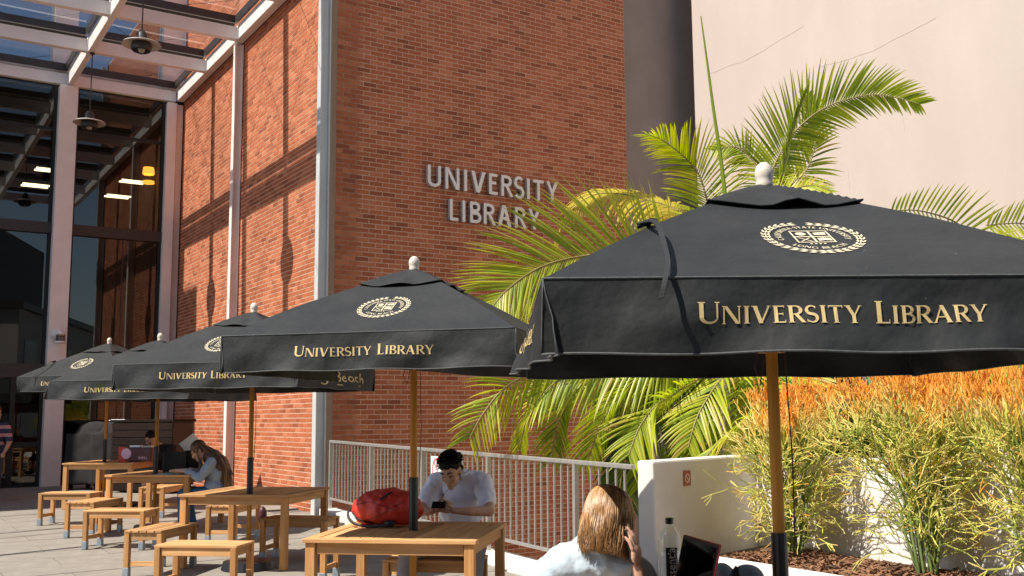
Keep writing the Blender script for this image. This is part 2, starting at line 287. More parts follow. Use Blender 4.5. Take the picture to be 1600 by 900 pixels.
# ---------------------------------------------------------------- mesh helpers
class MB:
    def __init__(s): s.v = []; s.f = []; s.t = []; s.tone = None
    def add(s, vs, fs, tone=0.0):
        o = len(s.v); s.v += [tuple(p) for p in vs]; s.f += [tuple(i + o for i in f) for f in fs]; s.t += [tone] * len(fs)
    def box(s, c, d, R=None, tone=0.0, back=True):
        x, y, z = d[0] / 2, d[1] / 2, d[2] / 2
        vs = [Vector(p) for p in ((-x, -y, -z), (x, -y, -z), (x, y, -z), (-x, y, -z), (-x, -y, z), (x, -y, z), (x, y, z), (-x, y, z))]
        if R: vs = [R @ p for p in vs]
        c = Vector(c)
        fs = [(0, 3, 2, 1), (4, 5, 6, 7), (0, 1, 5, 4), (1, 2, 6, 5), (3, 0, 4, 7)]
        if back: fs.append((2, 3, 7, 6))
        s.add([p + c for p in vs], fs, tone); return s
    def b2(s, a, b, tone=0.0):
        return s.box([(a[i] + b[i]) / 2 for i in range(3)], [abs(b[i] - a[i]) for i in range(3)], None, tone)
    def tube(s, pts, rad_, n=8, caps=True, tone=0.0, tones=None, flat=1.0):
        pts = [Vector(p) for p in pts]
        if not hasattr(rad_, '__len__'): rad_ = [rad_] * len(pts)
        o = len(s.v); up = None
        for i, p in enumerate(pts):
            t = (pts[min(i + 1, len(pts) - 1)] - pts[max(i - 1, 0)])
            t = t.normalized() if t.length > 1e-9 else Vector((0, 0, 1))
            if up is None: up = t.orthogonal().normalized()
            else:
                up = up - t * up.dot(t); up = up.normalized() if up.length > 1e-6 else t.orthogonal().normalized()
            q = t.cross(up)
            for k in range(n):
                a = 2 * pi * k / n; s.v.append(tuple(p + (up * cos(a) + q * sin(a) * flat) * rad_[i]))
        for i in range(len(pts) - 1):
            for k in range(n):
                a, b = o + i * n + k, o + i * n + (k + 1) % n
                s.f.append((a, b, b + n, a + n)); s.t.append(tones[i] if tones else tone)
        if caps:
            s.f.append(tuple(o + k for k in reversed(range(n)))); s.t.append(tones[0] if tones else tone)
            e = o + (len(pts) - 1) * n
            s.f.append(tuple(e + k for k in range(n))); s.t.append(tones[-1] if tones else tone)
        return s
    def bar(s, a, b, w, h, tone=0.0):
        a, b = Vector(a), Vector(b); t = (b - a).normalized(); up = Vector((0, 0, 1))
        if abs(t.z) > 0.95: up = Vector((0, 1, 0))
        q = t.cross(up).normalized(); u = q.cross(t)
        vs = [p + q * sx * w / 2 + u * sz * h / 2 for p in (a, b) for sx, sz in ((-1, -1), (1, -1), (1, 1), (-1, 1))]
        s.add(vs, [(0, 3, 2, 1), (4, 5, 6, 7), (0, 1, 5, 4), (1, 2, 6, 5), (2, 3, 7, 6), (3, 0, 4, 7)], tone); return s
    def lathe(s, prof, n=24, c=(0, 0, 0), tone=0.0, ax=None):
        o = len(s.v); c = Vector(c)
        for r, z in prof:
            for k in range(n):
                a = 2 * pi * k / n; p = Vector((r * cos(a), r * sin(a), z))
                if ax: p = ax @ p
                s.v.append(tuple(p + c))
        for i in range(len(prof) - 1):
            for k in range(n):
                a, b = o + i * n + k, o + i * n + (k + 1) % n
                s.f.append((a, b, b + n, a + n)); s.t.append(tone)
        return s
    def ell(s, c, r, R=None, nu=14, nv=9):
        o = len(s.v); c = Vector(c)
        vs = []; fs = []
        for i in range(nv + 1):
            th = pi * i / nv
            for k in range(nu):
                a = 2 * pi * k / nu
                p = Vector((r[0] * sin(th) * cos(a), r[1] * sin(th) * sin(a), r[2] * cos(th)))
                if R: p = R @ p
                vs.append(p + c)
        for i in range(nv):
            for k in range(nu):
                a, b = i * nu + k, i * nu + (k + 1) % nu
                fs.append((a + nu, b + nu, b, a))
        s.add(vs, fs); return s
    def prism(s, poly, P, d0, d1):
        """poly in 2D, P(x,y,depth)->3D"""
        n = len(poly)
        ar = sum(poly[i][0] * poly[(i + 1) % n][1] - poly[(i + 1) % n][0] * poly[i][1] for i in range(n))
        if ar < 0: poly = poly[::-1]
        vs = [P(x, y, d1) for x, y in poly] + [P(x, y, d0) for x, y in poly]
        fs = [tuple(range(n))] + [(i, i + n, (i + 1) % n + n, (i + 1) % n) for i in range(n)]
        s.add(vs, fs)
    def mesh(s, name, m, smooth=False, tone=False):
        me = bpy.data.meshes.new(name); me.from_pydata(s.v, [], s.f)
        if m: me.materials.append(m)
        if tone:
            at = me.attributes.new('tone', 'FLOAT', 'FACE'); at.data.foreach_set('value', s.t)
        if smooth: me.polygons.foreach_set('use_smooth', [True] * len(me.polygons))
        me.update(); return me
    def build(s, name, m, parent=None, smooth=False, tone=False, loc=None, kind=None, bevel=0, label=None):
        o = bpy.data.objects.new(name, s.mesh(name, m, smooth, tone)); COL.objects.link(o)
        if parent: o.parent = parent
        if loc: o.location = loc
        if kind: o['kind'] = kind
        if label: o['label'] = label
        if bevel:
            b = o.modifiers.new('bevel', 'BEVEL'); b.width = bevel; b.segments = 2; b.limit_method = 'ANGLE'
        return o
def tag(o, label, cat, group=None):
    o['label'] = label; o['category'] = cat
    if group: o['group'] = group
    return o
def thing(name, label, cat, loc=(0, 0, 0), rz=0, group=None):
    o = bpy.data.objects.new(name, None); COL.objects.link(o); o.location = loc; o.rotation_euler = (0, 0, rz)
    o.empty_display_size = 0.2
    return tag(o, label, cat, group)
def copy_tree(o, parent=None):
    c = o.copy(); COL.objects.link(c); c.parent = parent
    if parent is not None: c.matrix_parent_inverse = o.matrix_parent_inverse.copy()
    for ch in list(o.children): copy_tree(ch, c)
    return c
def struct(o): o['kind'] = 'structure'; return o
def organic(mb, name, m, parent=None, voxel=0.012, smooth_it=4, disp=None, label=None):
    """one continuous skin grown over overlapping volumes"""
    me = mb.mesh('tmp', None); o = bpy.data.objects.new('tmp', me); COL.objects.link(o)
    r = o.modifiers.new('r', 'REMESH'); r.mode = 'VOXEL'; r.voxel_size = voxel; r.use_smooth_shade = True
    sm = o.modifiers.new('s', 'SMOOTH'); sm.iterations = smooth_it; sm.factor = 0.6
    dg = bpy.context.evaluated_depsgraph_get(); dg.update()
    ne = bpy.data.meshes.new_from_object(o.evaluated_get(dg))
    bpy.data.objects.remove(o); bpy.data.meshes.remove(me)
    ne.name = name; ne.materials.clear(); ne.materials.append(m)
    if disp:
        for v, nn in zip(ne.vertices, [Vector(v.normal) for v in ne.vertices]):
            v.co = v.co + nn * disp(v.co)
    ne.polygons.foreach_set('use_smooth', [True] * len(ne.polygons)); ne.update()
    o = bpy.data.objects.new(name, ne); COL.objects.link(o)
    if parent: o.parent = parent
    if label: o['label'] = label
    return o
def nz3(p, s=1.0, seed=0.0): return noise.noise(Vector((p[0] * s + seed, p[1] * s + seed * 1.7, p[2] * s - seed)))

# ---------------------------------------------------------------- lettering
def glyph(ch, T=0.14, t=0.05, s=0.07, sh_=0.035):
    """polygons of a capital in a box of height 1; T thick, t thin, s serif reach"""
    P = []
    def q(x0, y0, x1, y1): P.append([(x0, y0), (x1, y0), (x1, y1), (x0, y1)])
    def serif(x, w, y, top):
        if s <= 0: return
        a, b = x - s, x + w + s
        if top: P.append([(a, y), (b, y), (b - s * 0.3, y - sh_), (a + s * 0.3, y - sh_)])
        else: P.append([(a + s * 0.3, y + sh_), (b - s * 0.3, y + sh_), (b, y), (a, y)])
    def stem(x, w=T, y0=0, y1=1, top=True, bot=True):
        q(x, y0, x + w, y1)
        if top: serif(x, w, y1, True)
        if bot: serif(x, w, y0, False)
    def diag(x0, y0, x1, y1, w): P.append([(x0, y0), (x0 + w, y0), (x1 + w, y1), (x1, y1)])
    def rib(pts, ws):
        n = len(pts)
        L = []; R_ = []
        for i, (x, y) in enumerate(pts):
            a = pts[max(0, i - 1)]; b = pts[min(n - 1, i + 1)]
            dx, dy = b[0] - a[0], b[1] - a[1]; l = math.hypot(dx, dy) or 1
            nx, ny = -dy / l, dx / l; w = ws[i] / 2
            L.append((x + nx * w, y + ny * w)); R_.append((x - nx * w, y - ny * w))
        for i in range(n - 1): P.append([L[i], L[i + 1], R_[i + 1], R_[i]])
    def arc(cx, cy, rx, ry, a0, a1, n=10): return [(cx + rx * cos(rad(a0 + (a1 - a0) * i / n)), cy + ry * sin(rad(a0 + (a1 - a0) * i / n))) for i in range(n + 1)]
    def bowl(x, y0, y1, wd, wt=T):
        r = (y1 - y0) / 2 - t / 2; cy = (y0 + y1) / 2
        pts = [(x, cy + r), (x + wd - r, cy + r)] + arc(x + wd - r, cy, r, r, 90, -90, 10)[1:-1] + [(x + wd - r, cy - r), (x, cy - r)]
        n = len(pts); ws = [t + (wt - t) * max(0, sin(pi * (i - 1) / (n - 3))) ** 1.2 if 0 < i < n - 1 else t for i in range(n)]
        rib(pts, ws)
    w = 0.6
    if ch == 'U':
        w = 0.80; ax, bx = 0.07 + T / 2, w - 0.07 - t / 2; r = (bx - ax) / 2
        pts = [(ax, 1), (ax, r + 0.02)] + arc((ax + bx) / 2, r + 0.02, r, r - 0.02 + 0.03 - (T + t) / 4, 180, 360, 12)[1:-1] + [(bx, r + 0.02), (bx, 1)]
        n = len(pts); ws = [T, T] + [T + (t - T) * (i / (n - 5)) for i in range(n - 4)] + [t, t]; rib(pts, ws)
        serif(ax - T / 2, T, 1, True); serif(bx - t / 2, t, 1, True)
    elif ch == 'N':
        w = 0.88; stem(0.08, t); stem(w - 0.08 - t, t, bot=False); diag(0.08, 1, w - 0.09 - T * 1.1, 0, T * 1.15)
    elif ch == 'I': w = T + 0.18; stem(0.09)
    elif ch == 'V':
        w = 0.84; diag(0.06, 1, w / 2 - T * 0.7, 0, T * 1.15); diag(w - 0.06 - t, 1, w / 2 - t / 2 - 0.02, 0, t * 1.25); serif(0.06, T, 1, True); serif(w - 0.06 - t, t, 1, True)
    elif ch == 'E':
        w = 0.58; stem(0.08); q(0.08, 1 - t, 0.52, 1); q(0.08, 0.49, 0.46, 0.49 + t); q(0.08, 0, 0.54, t)
        if s > 0: q(0.50, 0.86, 0.52, 1); q(0.44, 0.42, 0.465, 0.59); q(0.52, 0, 0.545, 0.16)
    elif ch == 'F':
        w = 0.54; stem(0.08); q(0.08, 1 - t, 0.50, 1); q(0.08, 0.47, 0.44, 0.47 + t)
    elif ch == 'L':
        w = 0.56; stem(0.08); q(0.08, 0, 0.52, t)
        if s > 0: q(0.50, 0, 0.53, 0.18)
    elif ch == 'T':
        w = 0.66; stem(w / 2 - T / 2, top=False); q(0.03, 1 - t, w - 0.03, 1)
        if s > 0: q(0.03, 0.84, 0.055, 1); q(w - 0.055, 0.84, w - 0.03, 1)
    elif ch == 'Y':
        w = 0.76; stem(w / 2 - T / 2, y1=0.46, top=False); diag(0.05, 1, w / 2 - T / 2, 0.42, T * 1.05); diag(w - 0.06 - t, 1, w / 2 + T / 2 - t * 1.2, 0.44, t * 1.2); serif(0.05, T, 1, True); serif(w - 0.06 - t, t, 1, True)
    elif ch == 'R':
        w = 0.70; stem(0.08); bowl(0.08, 0.46, 1, 0.50); diag(0.28, 0.5, 0.57, 0, T * 1.1)
    elif ch == 'B':
        w = 0.64; stem(0.08); bowl(0.08, 0.50, 1, 0.46); bowl(0.08, 0, 0.53, 0.52)
    elif ch == 'P':
        w = 0.58; stem(0.08); bowl(0.08, 0.44, 1, 0.48)
    elif ch == 'A':
        w = 0.84; diag(0.07, 0, w / 2 - t * 0.8, 1, t * 1.25); diag(w - 0.08 - T, 0, w / 2 - T * 0.62, 1, T * 1.15); q(0.22, 0.30, w - 0.26, 0.30 + t); serif(0.07, t, 0, False); serif(w - 0.08 - T, T, 0, False)
    elif ch == 'H':
        w = 0.86; stem(0.08); stem(w - 0.08 - T); q(0.1, 0.48, w - 0.1, 0.48 + t)
    elif ch == 'S':
        w = 0.56; c = 0.28; r = 0.2
        pts = arc(c, 0.74, r, 0.235, 35, 270, 12) + arc(c, 0.265, r + 0.02, 0.24, 90, -145, 12)[1:]
        n = len(pts); ws = [t + (T - t) * sin(pi * i / (n - 1)) ** 1.5 * 1.05 for i in range(n)]; rib(pts, ws)
        if s > 0: q(0.43, 0.80, 0.455, 0.97); q(0.07, 0.03, 0.095, 0.20)
    elif ch in 'COG':
        w = 0.86; rr = 0.5 - t / 2
        pts = arc(0.45, 0.5, 0.38 - (T - t) / 4, rr, 40 if ch != 'O' else 0, 320 if ch != 'O' else 360, 20)
        ws = [t + (T - t) * abs(cos(rad(40 + 280 * i / 20))) ** 1.3 for i in range(21)]; rib(pts, ws)
        if ch == 'G': q(0.64, 0.12, 0.64 + T, 0.48)
    elif ch == ' ': w = 0.34
    return P, w
def text_polys(txt, cap=1.0, small=0.8, track=0.03, **kw):
    """small-caps setting; returns [(index, polygon)] and the width"""
    out = []; x = 0; k = 0
    for ch in txt:
        sc = cap if ch.isupper() or ch == ' ' else small
        P, w = glyph(ch.upper(), **kw)
        for poly in P: out.append((k, [(x + a * sc, b * sc) for a, b in poly]))
        x += (w + track) * sc; k += 1
    return out, x
def add_flat(mb, polys, P, eps=0.00025):
    for i, poly in enumerate(polys):
        n = len(poly); ar = sum(poly[j][0] * poly[(j + 1) % n][1] - poly[(j + 1) % n][0] * poly[j][1] for j in range(n))
        if ar < 0: poly = poly[::-1]
        mb.add([P(x, y, (i % 9) * eps) for x, y in poly], [tuple(range(n))])
def font_mesh(txt, size, name, m, parent, ext=0.0):
    c = bpy.data.curves.new('t', 'FONT'); c.body = txt; c.size = size; c.align_x = 'CENTER'; c.align_y = 'CENTER'; c.extrude = ext; c.resolution_u = 3
    o = bpy.data.objects.new('t', c); COL.objects.link(o)
    dg = bpy.context.evaluated_depsgraph_get(); me = bpy.data.meshes.new_from_object(o.evaluated_get(dg))
    bpy.data.objects.remove(o); me.name = name; me.materials.clear(); me.materials.append(m)
    o = bpy.data.objects.new(name, me); COL.objects.link(o); o.parent = parent
    return o

# ================================================================ SETTING
g = MB(); g.add([(-400, -400, -1.35), (400, -400, -1.35), (400, 400, -1.35), (-400, 400, -1.35)], [(0, 1, 2, 3)])
struct(g.build('ground', MT['ground']))
# terrace slab, outline: building corner, kerb line, planter kerb, behind the camera
RE = Vector((1.02, 8.70, 0)); KE = RE + (-dv) * 9.5
ter = [tuple(P0.xy), tuple(RE.xy), tuple(KE.xy), (9, -14), (-26, -14), (-26, 6), tuple((P1 - ev * 14).xy), tuple(P1.xy)]
g = MB(); n = len(ter)
g.add([(x, y, G(y) - 0.03) for x, y in ter] + [(x, y, -1.35) for x, y in ter], [tuple(reversed(range(n)))] + [(i, (i + 1) % n, (i + 1) % n + n, i + n) for i in range(n)])
terrace = struct(g.build('terrace', MT['joint']))
# pavers (aligned with the building): the nearest ones in view are pieces of their own
def inside(p, poly):
    c = False; j = len(poly) - 1
    for i in range(len(poly)):
        xi, yi = poly[i]; xj, yj = poly[j]
        if (yi > p[1]) != (yj > p[1]) and p[0] < (xj - xi) * (p[1] - yi) / (yj - yi) + xi: c = not c
        j = i
    return c
cells = []
PW, PD = 1.2, 0.6
for i in range(-30, 40):
    for j in range(-40, 40):
        a = P1 - ev * ((i + (0.5 if j % 2 else 0)) * PW) - dv * (j * PD)
        if inside((a.x, a.y), ter) and a.y > -6 and a.x > -16: cells.append(a)
def px_of(p):
    q = p - Vector((0, 0, H_CAM)); k = q.dot(fw)
    if k < 0.1: return None
    return 800 + FPX * q.dot(Rv) / k, 450 - FPX * q.dot(Uv) / k
vis, rest = [], []
for a in cells:
    p = px_of(a)
    (vis if p and -80 < p[0] < 930 and 600 < p[1] < 960 else rest).append(a)
vis.sort(key=lambda a: a.y); rest += vis[300:]; vis = vis[:300]
tilt = Matrix.Rotation(math.atan(K), 4, 'X')
pv = MB(); pv.box((0, 0, -0.02), (PW - 0.010, PD - 0.010, 0.04)); pm = pv.mesh('paver', MT['pavers'])
for a in vis:
    o = bpy.data.objects.new('paver', pm); COL.objects.link(o)
    o.matrix_world = Matrix.Translation((a.x, a.y, G(a.y) + random.uniform(-0.0012, 0.0012))) @ tilt @ Matrix.Rotation(A, 4, 'Z')
    o.parent = terrace
pv = MB()
for a in rest:
    m4 = Matrix.Translation((a.x, a.y, G(a.y))) @ tilt @ Matrix.Rotation(A, 4, 'Z')
    vs = [m4 @ Vector(p) for p in ((-PW / 2 + .005, -PD / 2 + .005, 0), (PW / 2 - .005, -PD / 2 + .005, 0), (PW / 2 - .005, PD / 2 - .005, 0), (-PW / 2 + .005, PD / 2 - .005, 0))]
    pv.add(vs, [(0, 1, 2, 3)])
pv.build('paver', MT['pavers'], terrace, kind='stuff')

# ================================================================ BRICK WALLS
CO, BL = 0.0790, 0.237                      # course height and brick length
def brick_field(parent, x0, x1, z0, z1, out, depth_in, pick, n_pick=300, vis_fn=None):
    """out = outward sign on local y. bricks protrude 6 mm from the mortar face at y=0"""
    bl, bh, bd = BL - 0.0145, CO - 0.0145, 0.03
    one = MB()
    y = out * (0.004 - bd / 2)
    x, yy, z = bl / 2, bd / 2, bh / 2
    def brick_geo(mb, cx, cz, w, tone, dy):
        cy = y + out * dy
        a, b = cx - w / 2, cx + w / 2; f = cy + out * bd / 2; r = cy - out * bd / 2
        vs = [(a, r, cz - z), (b, r, cz - z), (b, r, cz + z), (a, r, cz + z), (a, f, cz - z), (b, f, cz - z), (b, f, cz + z), (a, f, cz + z)]
        fs = [(4, 5, 6, 7), (0, 4, 7, 3), (5, 1, 2, 6), (7, 6, 2, 3), (0, 1, 5, 4)]
        if out < 0: fs = fs
        else: fs = [tuple(reversed(q)) for q in fs]
        mb.add([Vector(p) for p in vs], fs, tone)
    full = MB(); brick_geo(full, 0, 0, bl, 0.0, 0); fm = full.mesh('brick', MT['brick'], tone=True)
    allb = []
    nz_ = int((z1 - z0) / CO)
    for j in range(nz_):
        cz = z0 + (j + 0.5) * CO; xs = x0 + (0 if j % 2 else -BL / 2)
        while xs < x1 - 0.01:
            a, b = max(xs, x0) + 0.0072, min(xs + BL, x1) - 0.0072
            if b - a > 0.03: allb.append(((a + b) / 2, cz, b - a))
            xs += BL
    mw = parent.matrix_world
    cand = [b for b in allb if abs(b[2] - bl) < 0.002 and pick(b[0], b[1])]
    cand.sort(key=lambda b: ((parent_mat(parent) @ Vector((b[0], 0, b[1]))) - Vector((0, 0, H_CAM))).length)
    chosen = set(cand[:n_pick]); st = MB()
    for b in allb:
        if b in chosen:
            o = bpy.data.objects.new('brick', fm); COL.objects.link(o); o.parent = parent
            o.location = (b[0], random.uniform(-0.0012, 0.0012), b[1])
        else: brick_geo(st, b[0], b[1], b[2], random.random(), random.uniform(-0.0012, 0.0012))
    st.build('brick', MT['brick'], parent, tone=True, kind='stuff')
def parent_mat(o): return Matrix.Translation(o.location) @ Matrix.Rotation(o.rotation_euler[2], 4, 'Z')

# sunlit side wall, local x along dv (away), y outward to the terrace
A_SUN = pi / 2 + A
wall_s = thing('brick_wall', 'sunlit red brick side wall of the library with canopy shadows across it', 'wall', P0, A_SUN)
MB().b2((0.0, -0.5, -1.3), (L_SUN, 0.0, 13.0)).build('mortar_backing', MT['mortar'], wall_s)
brick_field(wall_s, 0.14, L_SUN - 0.05, 0.0, 13.0, 1, 0, lambda x, z: 0.2 < x < 8.9 and (0.1 < z < 1.55 or 2.5 < z < 7), 300)
MB().b2((0.0, 0.001, 0.0), (0.13, 0.02, 13.0)).build('corner_strip', MT['bronze'], wall_s)  # dark strip standing in for the shadow on the brick beside the post
MB().b2((L_SUN - 0.05, 0.001, 0.0), (L_SUN + 0.0, 0.05, 9.2)).build('corner_strip', MT['black'], wall_s)
# shaded wall that carries the sign, local x along ev, outward is -y
wall_g = thing('brick_wall', 'shaded red brick end wall carrying the metal library lettering', 'wall', P0, A)
MB().b2((0.0, 0.0, -1.34), (6.10, 0.6, 13.0)).build('mortar_backing', MT['mortar'], wall_g)
brick_field(wall_g, 0.10, 6.10, -1.3, 13.0, -1, 0, lambda x, z: 0.2 < x < 5.9 and 2.2 < z < 6.2, 300)
sb = MB()
for j in range(int(14.3 / CO)):               # return edge at the far end of the wall
    cz = -1.3 + (j + .5) * CO
    sb.b2((6.094, 0.01 if j % 2 else 0.115, cz - CO / 2 + .005), (6.112, 0.23, cz + CO / 2 - .005), random.random())
sb.build('brick', MT['brick'], wall_g, tone=True, kind='stuff')

# steel posts on the corner and half way along the sunny wall
def steel_post(x, y0, y1, w, z0, z1, frame, rz, label, m):
    t = thing('steel_post', label, 'post', frame, rz)
    p = MB()
    p.b2((x - w / 2, y0, z0), (x + w / 2, y0 + 0.025, z1)); p.b2((x - w / 2, y1 - 0.025, z0), (x + w / 2, y1, z1))
    p.build('flange', m, t, bevel=0.003)
    MB().b2((x - w / 2 + 0.03, y0 + 0.025, z0), (x + w / 2 - 0.03, y1 - 0.025, z1)).build('web', m, t)
    b = MB()
    for z in (0.5, 3.1, 6.2, 8.8):
        for k in (-1, 1): b.lathe([(0.0, 0.006), (0.009, 0.006), (0.012, 0)], 8, (x + k * w * 0.25, y1, z), ax=Matrix.Rotation(-pi / 2, 3, 'X'))
    b.build('bolt', m, t, kind='stuff')
    return t
steel_post(0.0, 0.03, 0.20, 0.15, 0.0, 12.9, P0 + Vector((0, 0, 0)), A_SUN, 'pale grey steel post at the corner between the two brick walls', MT['greysteel'])
steel_post(4.62, 0.02, 0.18, 0.16, 0.06, 9.06, P0, A_SUN, 'white steel post halfway along the sunlit brick wall', MT['steel'])

# ---------------------------------------------------------------- lettering on the wall
sgn = thing('library_sign', 'raised metal letters UNIVERSITY LIBRARY on the shaded brick wall', 'sign', P0, A)
def sign_line(txt, x0, x1, z0, cap):
    kw = dict(T=0.145, t=0.14, s=0, sh_=0)
    polys, w = text_polys(txt, 1, 1, 0.085, **kw)
    sx = (x1 - x0) / (w - 0.085)
    for k in range(len(txt)):
        ps = [p for i, p in polys if i == k]
        if not ps: continue
        m = MB()
        for i, p in enumerate(ps):
            m.prism([(x0 + a * sx, z0 + b * cap) for a, b in p], lambda x, y, d: Vector((x, -d, y)), 0.012, 0.085 + (i % 7) * 0.0006)
        m.build('letter', MT['sign'], sgn)
        for (px_, pz_) in (ps[0][0],): MB().tube([(x0 + px_ * sx + .03, 0.0, z0 + cap * .5), (x0 + px_ * sx + .03, -0.02, z0 + cap * .5)], 0.006, 6)
sign_line('UNIVERSITY', 1.70, 4.42, 5.43, 0.375)
sign_line('LIBRARY', 2.12, 4.02, 4.89, 0.37)

# ================================================================ GLASS FRONT (local x along -ev to the left, outward = +y = -dv)
A_F = pi + A
fac = thing('glass_facade', 'tall dark glass front of the library left of the brick wall', 'building', P1, A_F)
def fb(name, a, b, m, bev=0): return MB().b2(a, b).build(name, MT[m], fac, bevel=bev)
XL = 13.0
for x0 in (2.40, 6.6, 10.8):
    fb('column', (x0, -0.05, 0.0), (x0 + 0.38, 0.33, 9.02), 'steel', 0.006)
fb('column', (0.20, -0.02, 0.0), (0.42, 0.22, 9.02), 'steel', 0.004)
fb('column', (0.03, -0.02, 0.0), (0.17, 0.12, 9.02), 'steel', 0.004)
fb('corner_channel', (0.17, -0.02, 0.0), (0.20, 0.05, 9.02), 'bronze')
bays = [(0.42, 2.40), (2.78, 6.60), (6.98, 10.8)]
for bi, (a, b) in enumerate(bays):
    for z0, z1 in ((2.50, 2.80), (5.68, 5.92)):
        fb('transom', (a, -0.06, z0), (b, 0.10, z1), 'bronze')
    fb('transom', (a, -0.04, 8.02), (b, 0.03, 8.10), 'black')
    fb('transom', (a, -0.04, 0.04), (b, 0.06, 0.22), 'black')
    fb('mullion', (a, -0.05, 0.2), (a + 0.07, 0.06, 9.05), 'black'); fb('mullion', (b - 0.07, -0.05, 0.2), (b, 0.06, 9.05), 'black')
    mids = [a + (b - a) * 0.42] if bi == 0 else [a + (b - a) * k / 3 for k in (1, 2)]
    for mx in mids:
        fb('mullion', (mx - 0.008, -0.03, 0.2), (mx + 0.008, 0.02, 5.68), 'bronze')
    if bi >= 1:      # door leaf frame at the left of the column
        for mx in (a + 0.55, a + 1.45, a + 2.35): fb('door_frame', (mx, -0.045, 0.2), (mx + 0.10, 0.075, 2.5), 'black')
        fb('door_frame', (a + 0.07, -0.044, 1.02), (b - 0.07, 0.05, 1.13), 'black')
    cuts = [a + 0.07] + mids + [b - 0.07]
    for z0, z1 in ((0.22, 2.50), (2.80, 5.68), (5.92, 8.02), (8.10, 9.05)):
        for i in range(len(cuts) - 1):
            q = MB(); dx = random.uniform(-0.0015, 0.0015)
            q.add([(cuts[i], 0.004 + dx, z0), (cuts[i + 1], 0.004 - dx, z0), (cuts[i + 1], 0.004 - dx, z1), (cuts[i], 0.004 + dx, z1)], [(3, 2, 1, 0)])
            q.build('pane', MT['facade'], fac)
# room behind the glass
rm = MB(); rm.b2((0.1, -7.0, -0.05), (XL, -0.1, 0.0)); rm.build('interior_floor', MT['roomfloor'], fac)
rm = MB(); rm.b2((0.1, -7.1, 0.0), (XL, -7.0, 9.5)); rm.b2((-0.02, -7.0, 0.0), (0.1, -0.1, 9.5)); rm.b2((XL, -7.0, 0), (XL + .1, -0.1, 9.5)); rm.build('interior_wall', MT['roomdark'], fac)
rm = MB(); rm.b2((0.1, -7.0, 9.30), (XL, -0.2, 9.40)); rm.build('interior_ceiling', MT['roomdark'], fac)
def to_fac(p):
    q = Vector(p) - P1; return Vector((q.dot(-ev), q.dot(-dv), q.z))
for p in ((-11.903, 24.200, 7.256), (-11.499, 24.000, 7.587), (-10.226, 26.000, 7.759), (-10.758, 26.400, 7.458)):
    l_ = to_fac(p)
    for k in (0, 1): MB().b2((l_.x - .55, l_.y + k * .32, l_.z - k * .02), (l_.x + .05, l_.y + k * .32 + .06, l_.z + .035 - k * .02)).build('ceiling_tube', MT['tube'], fac)
lm = MB(); lm.lathe([(0.0, 0.16), (0.13, 0.15), (0.15, 0.0), (0.13, -0.03)], 16, tuple(to_fac((-9.220, 25.200, 7.795)))); lm.lathe([(0.0, -0.06), (0.14, -0.05), (0.15, -0.11), (0, -0.12)], 16, tuple(to_fac((-9.215, 25.200, 7.645))))
lm.build('amber_pendant', MT['amber'], fac, smooth=True)
# upper storey above the canopy
fb('parapet_beam', (0.0, -0.4, 9.41), (XL, -0.05, 9.52), 'steel')
for x0 in (0.02, 2.42, 6.62, 10.82): fb('column', (x0, -0.4, 9.52), (x0 + 0.5, 0.05, 15.0), 'steel')
for a, b in ((0.0, 2.42), (2.92, 6.62), (7.12, 10.82)):
    q = MB(); q.add([(a, -0.2, 9.52), (b, -0.2, 9.52), (b, -0.2, 15), (a, -0.2, 15)], [(3, 2, 1, 0)]); q.build('pane', MT['upperglass'], fac)
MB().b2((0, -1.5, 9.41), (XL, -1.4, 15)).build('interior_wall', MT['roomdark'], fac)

# ================================================================ GLASS CANOPY (local frame of the sunny wall)
can = thing('glass_canopy', 'white steel canopy with glass roof panels over the terrace', 'canopy', P0, A_SUN)
TB = [9.2, 6.72, 4.5, 2.2, -0.1, -2.4, -4.7]; ZB = 9.10
def cb(name, a, b, m, bev=0.004): return MB().b2(a, b).build(name, MT[m], can, bevel=bev)
PU = [2.55]; EDGE = 5.1
cb('wall_beam', (-4.8, 0.03, ZB), (9.08, 0.19, ZB + 0.30), 'steel')
for i, t in enumerate(TB):
    yy = [0.19] + [v for p in PU for v in (p - 0.06, p + 0.06)] + [EDGE]
    for k in range(0, len(yy) - 1, 2):
        cb('cross_beam', (t - 0.07, yy[k], ZB + 0.004), (t + 0.07, yy[k + 1], ZB + 0.26), 'steel')
for p in PU:
    cb('purlin', (-4.8, p - 0.06, ZB - 0.03), (9.13, p + 0.06, ZB + 0.31), 'steel')
cb('edge_bar', (-4.8, EDGE, ZB + 0.12), (9.13, EDGE + 0.04, ZB + 0.26), 'steel')
yl = [0.19] + PU + [EDGE]
for i in range(len(TB) - 1):
    for k in range(len(yl) - 1):
        t1, t0 = TB[i] - 0.075, TB[i + 1] + 0.075; ya, yb = yl[k] + 0.07, yl[k + 1] - 0.07
        if k == 0: ya = 0.21
        f = MB(); z0, z1 = ZB + 0.315, ZB + 0.47; w = 0.055
        f.b2((t0, ya, z0), (t0 + w, yb, z1)); f.b2((t1 - w, ya, z0), (t1, yb, z1))
        f.b2((t0 + w, ya, z0), (t1 - w, ya + w, z1)); f.b2((t0 + w, yb - w, z0), (t1 - w, yb, z1))
        f.build('glazing_frame', MT['bronze'], can)
        q = MB(); zz = z1 - 0.02; q.add([(t0 + w, ya + w, zz), (t1 - w, ya + w, zz), (t1 - w, yb - w, zz + 0.02), (t0 + w, yb - w, zz + 0.02)], [(0, 1, 2, 3)])
        q.build('roof_pane', MT['roofglass'], can)
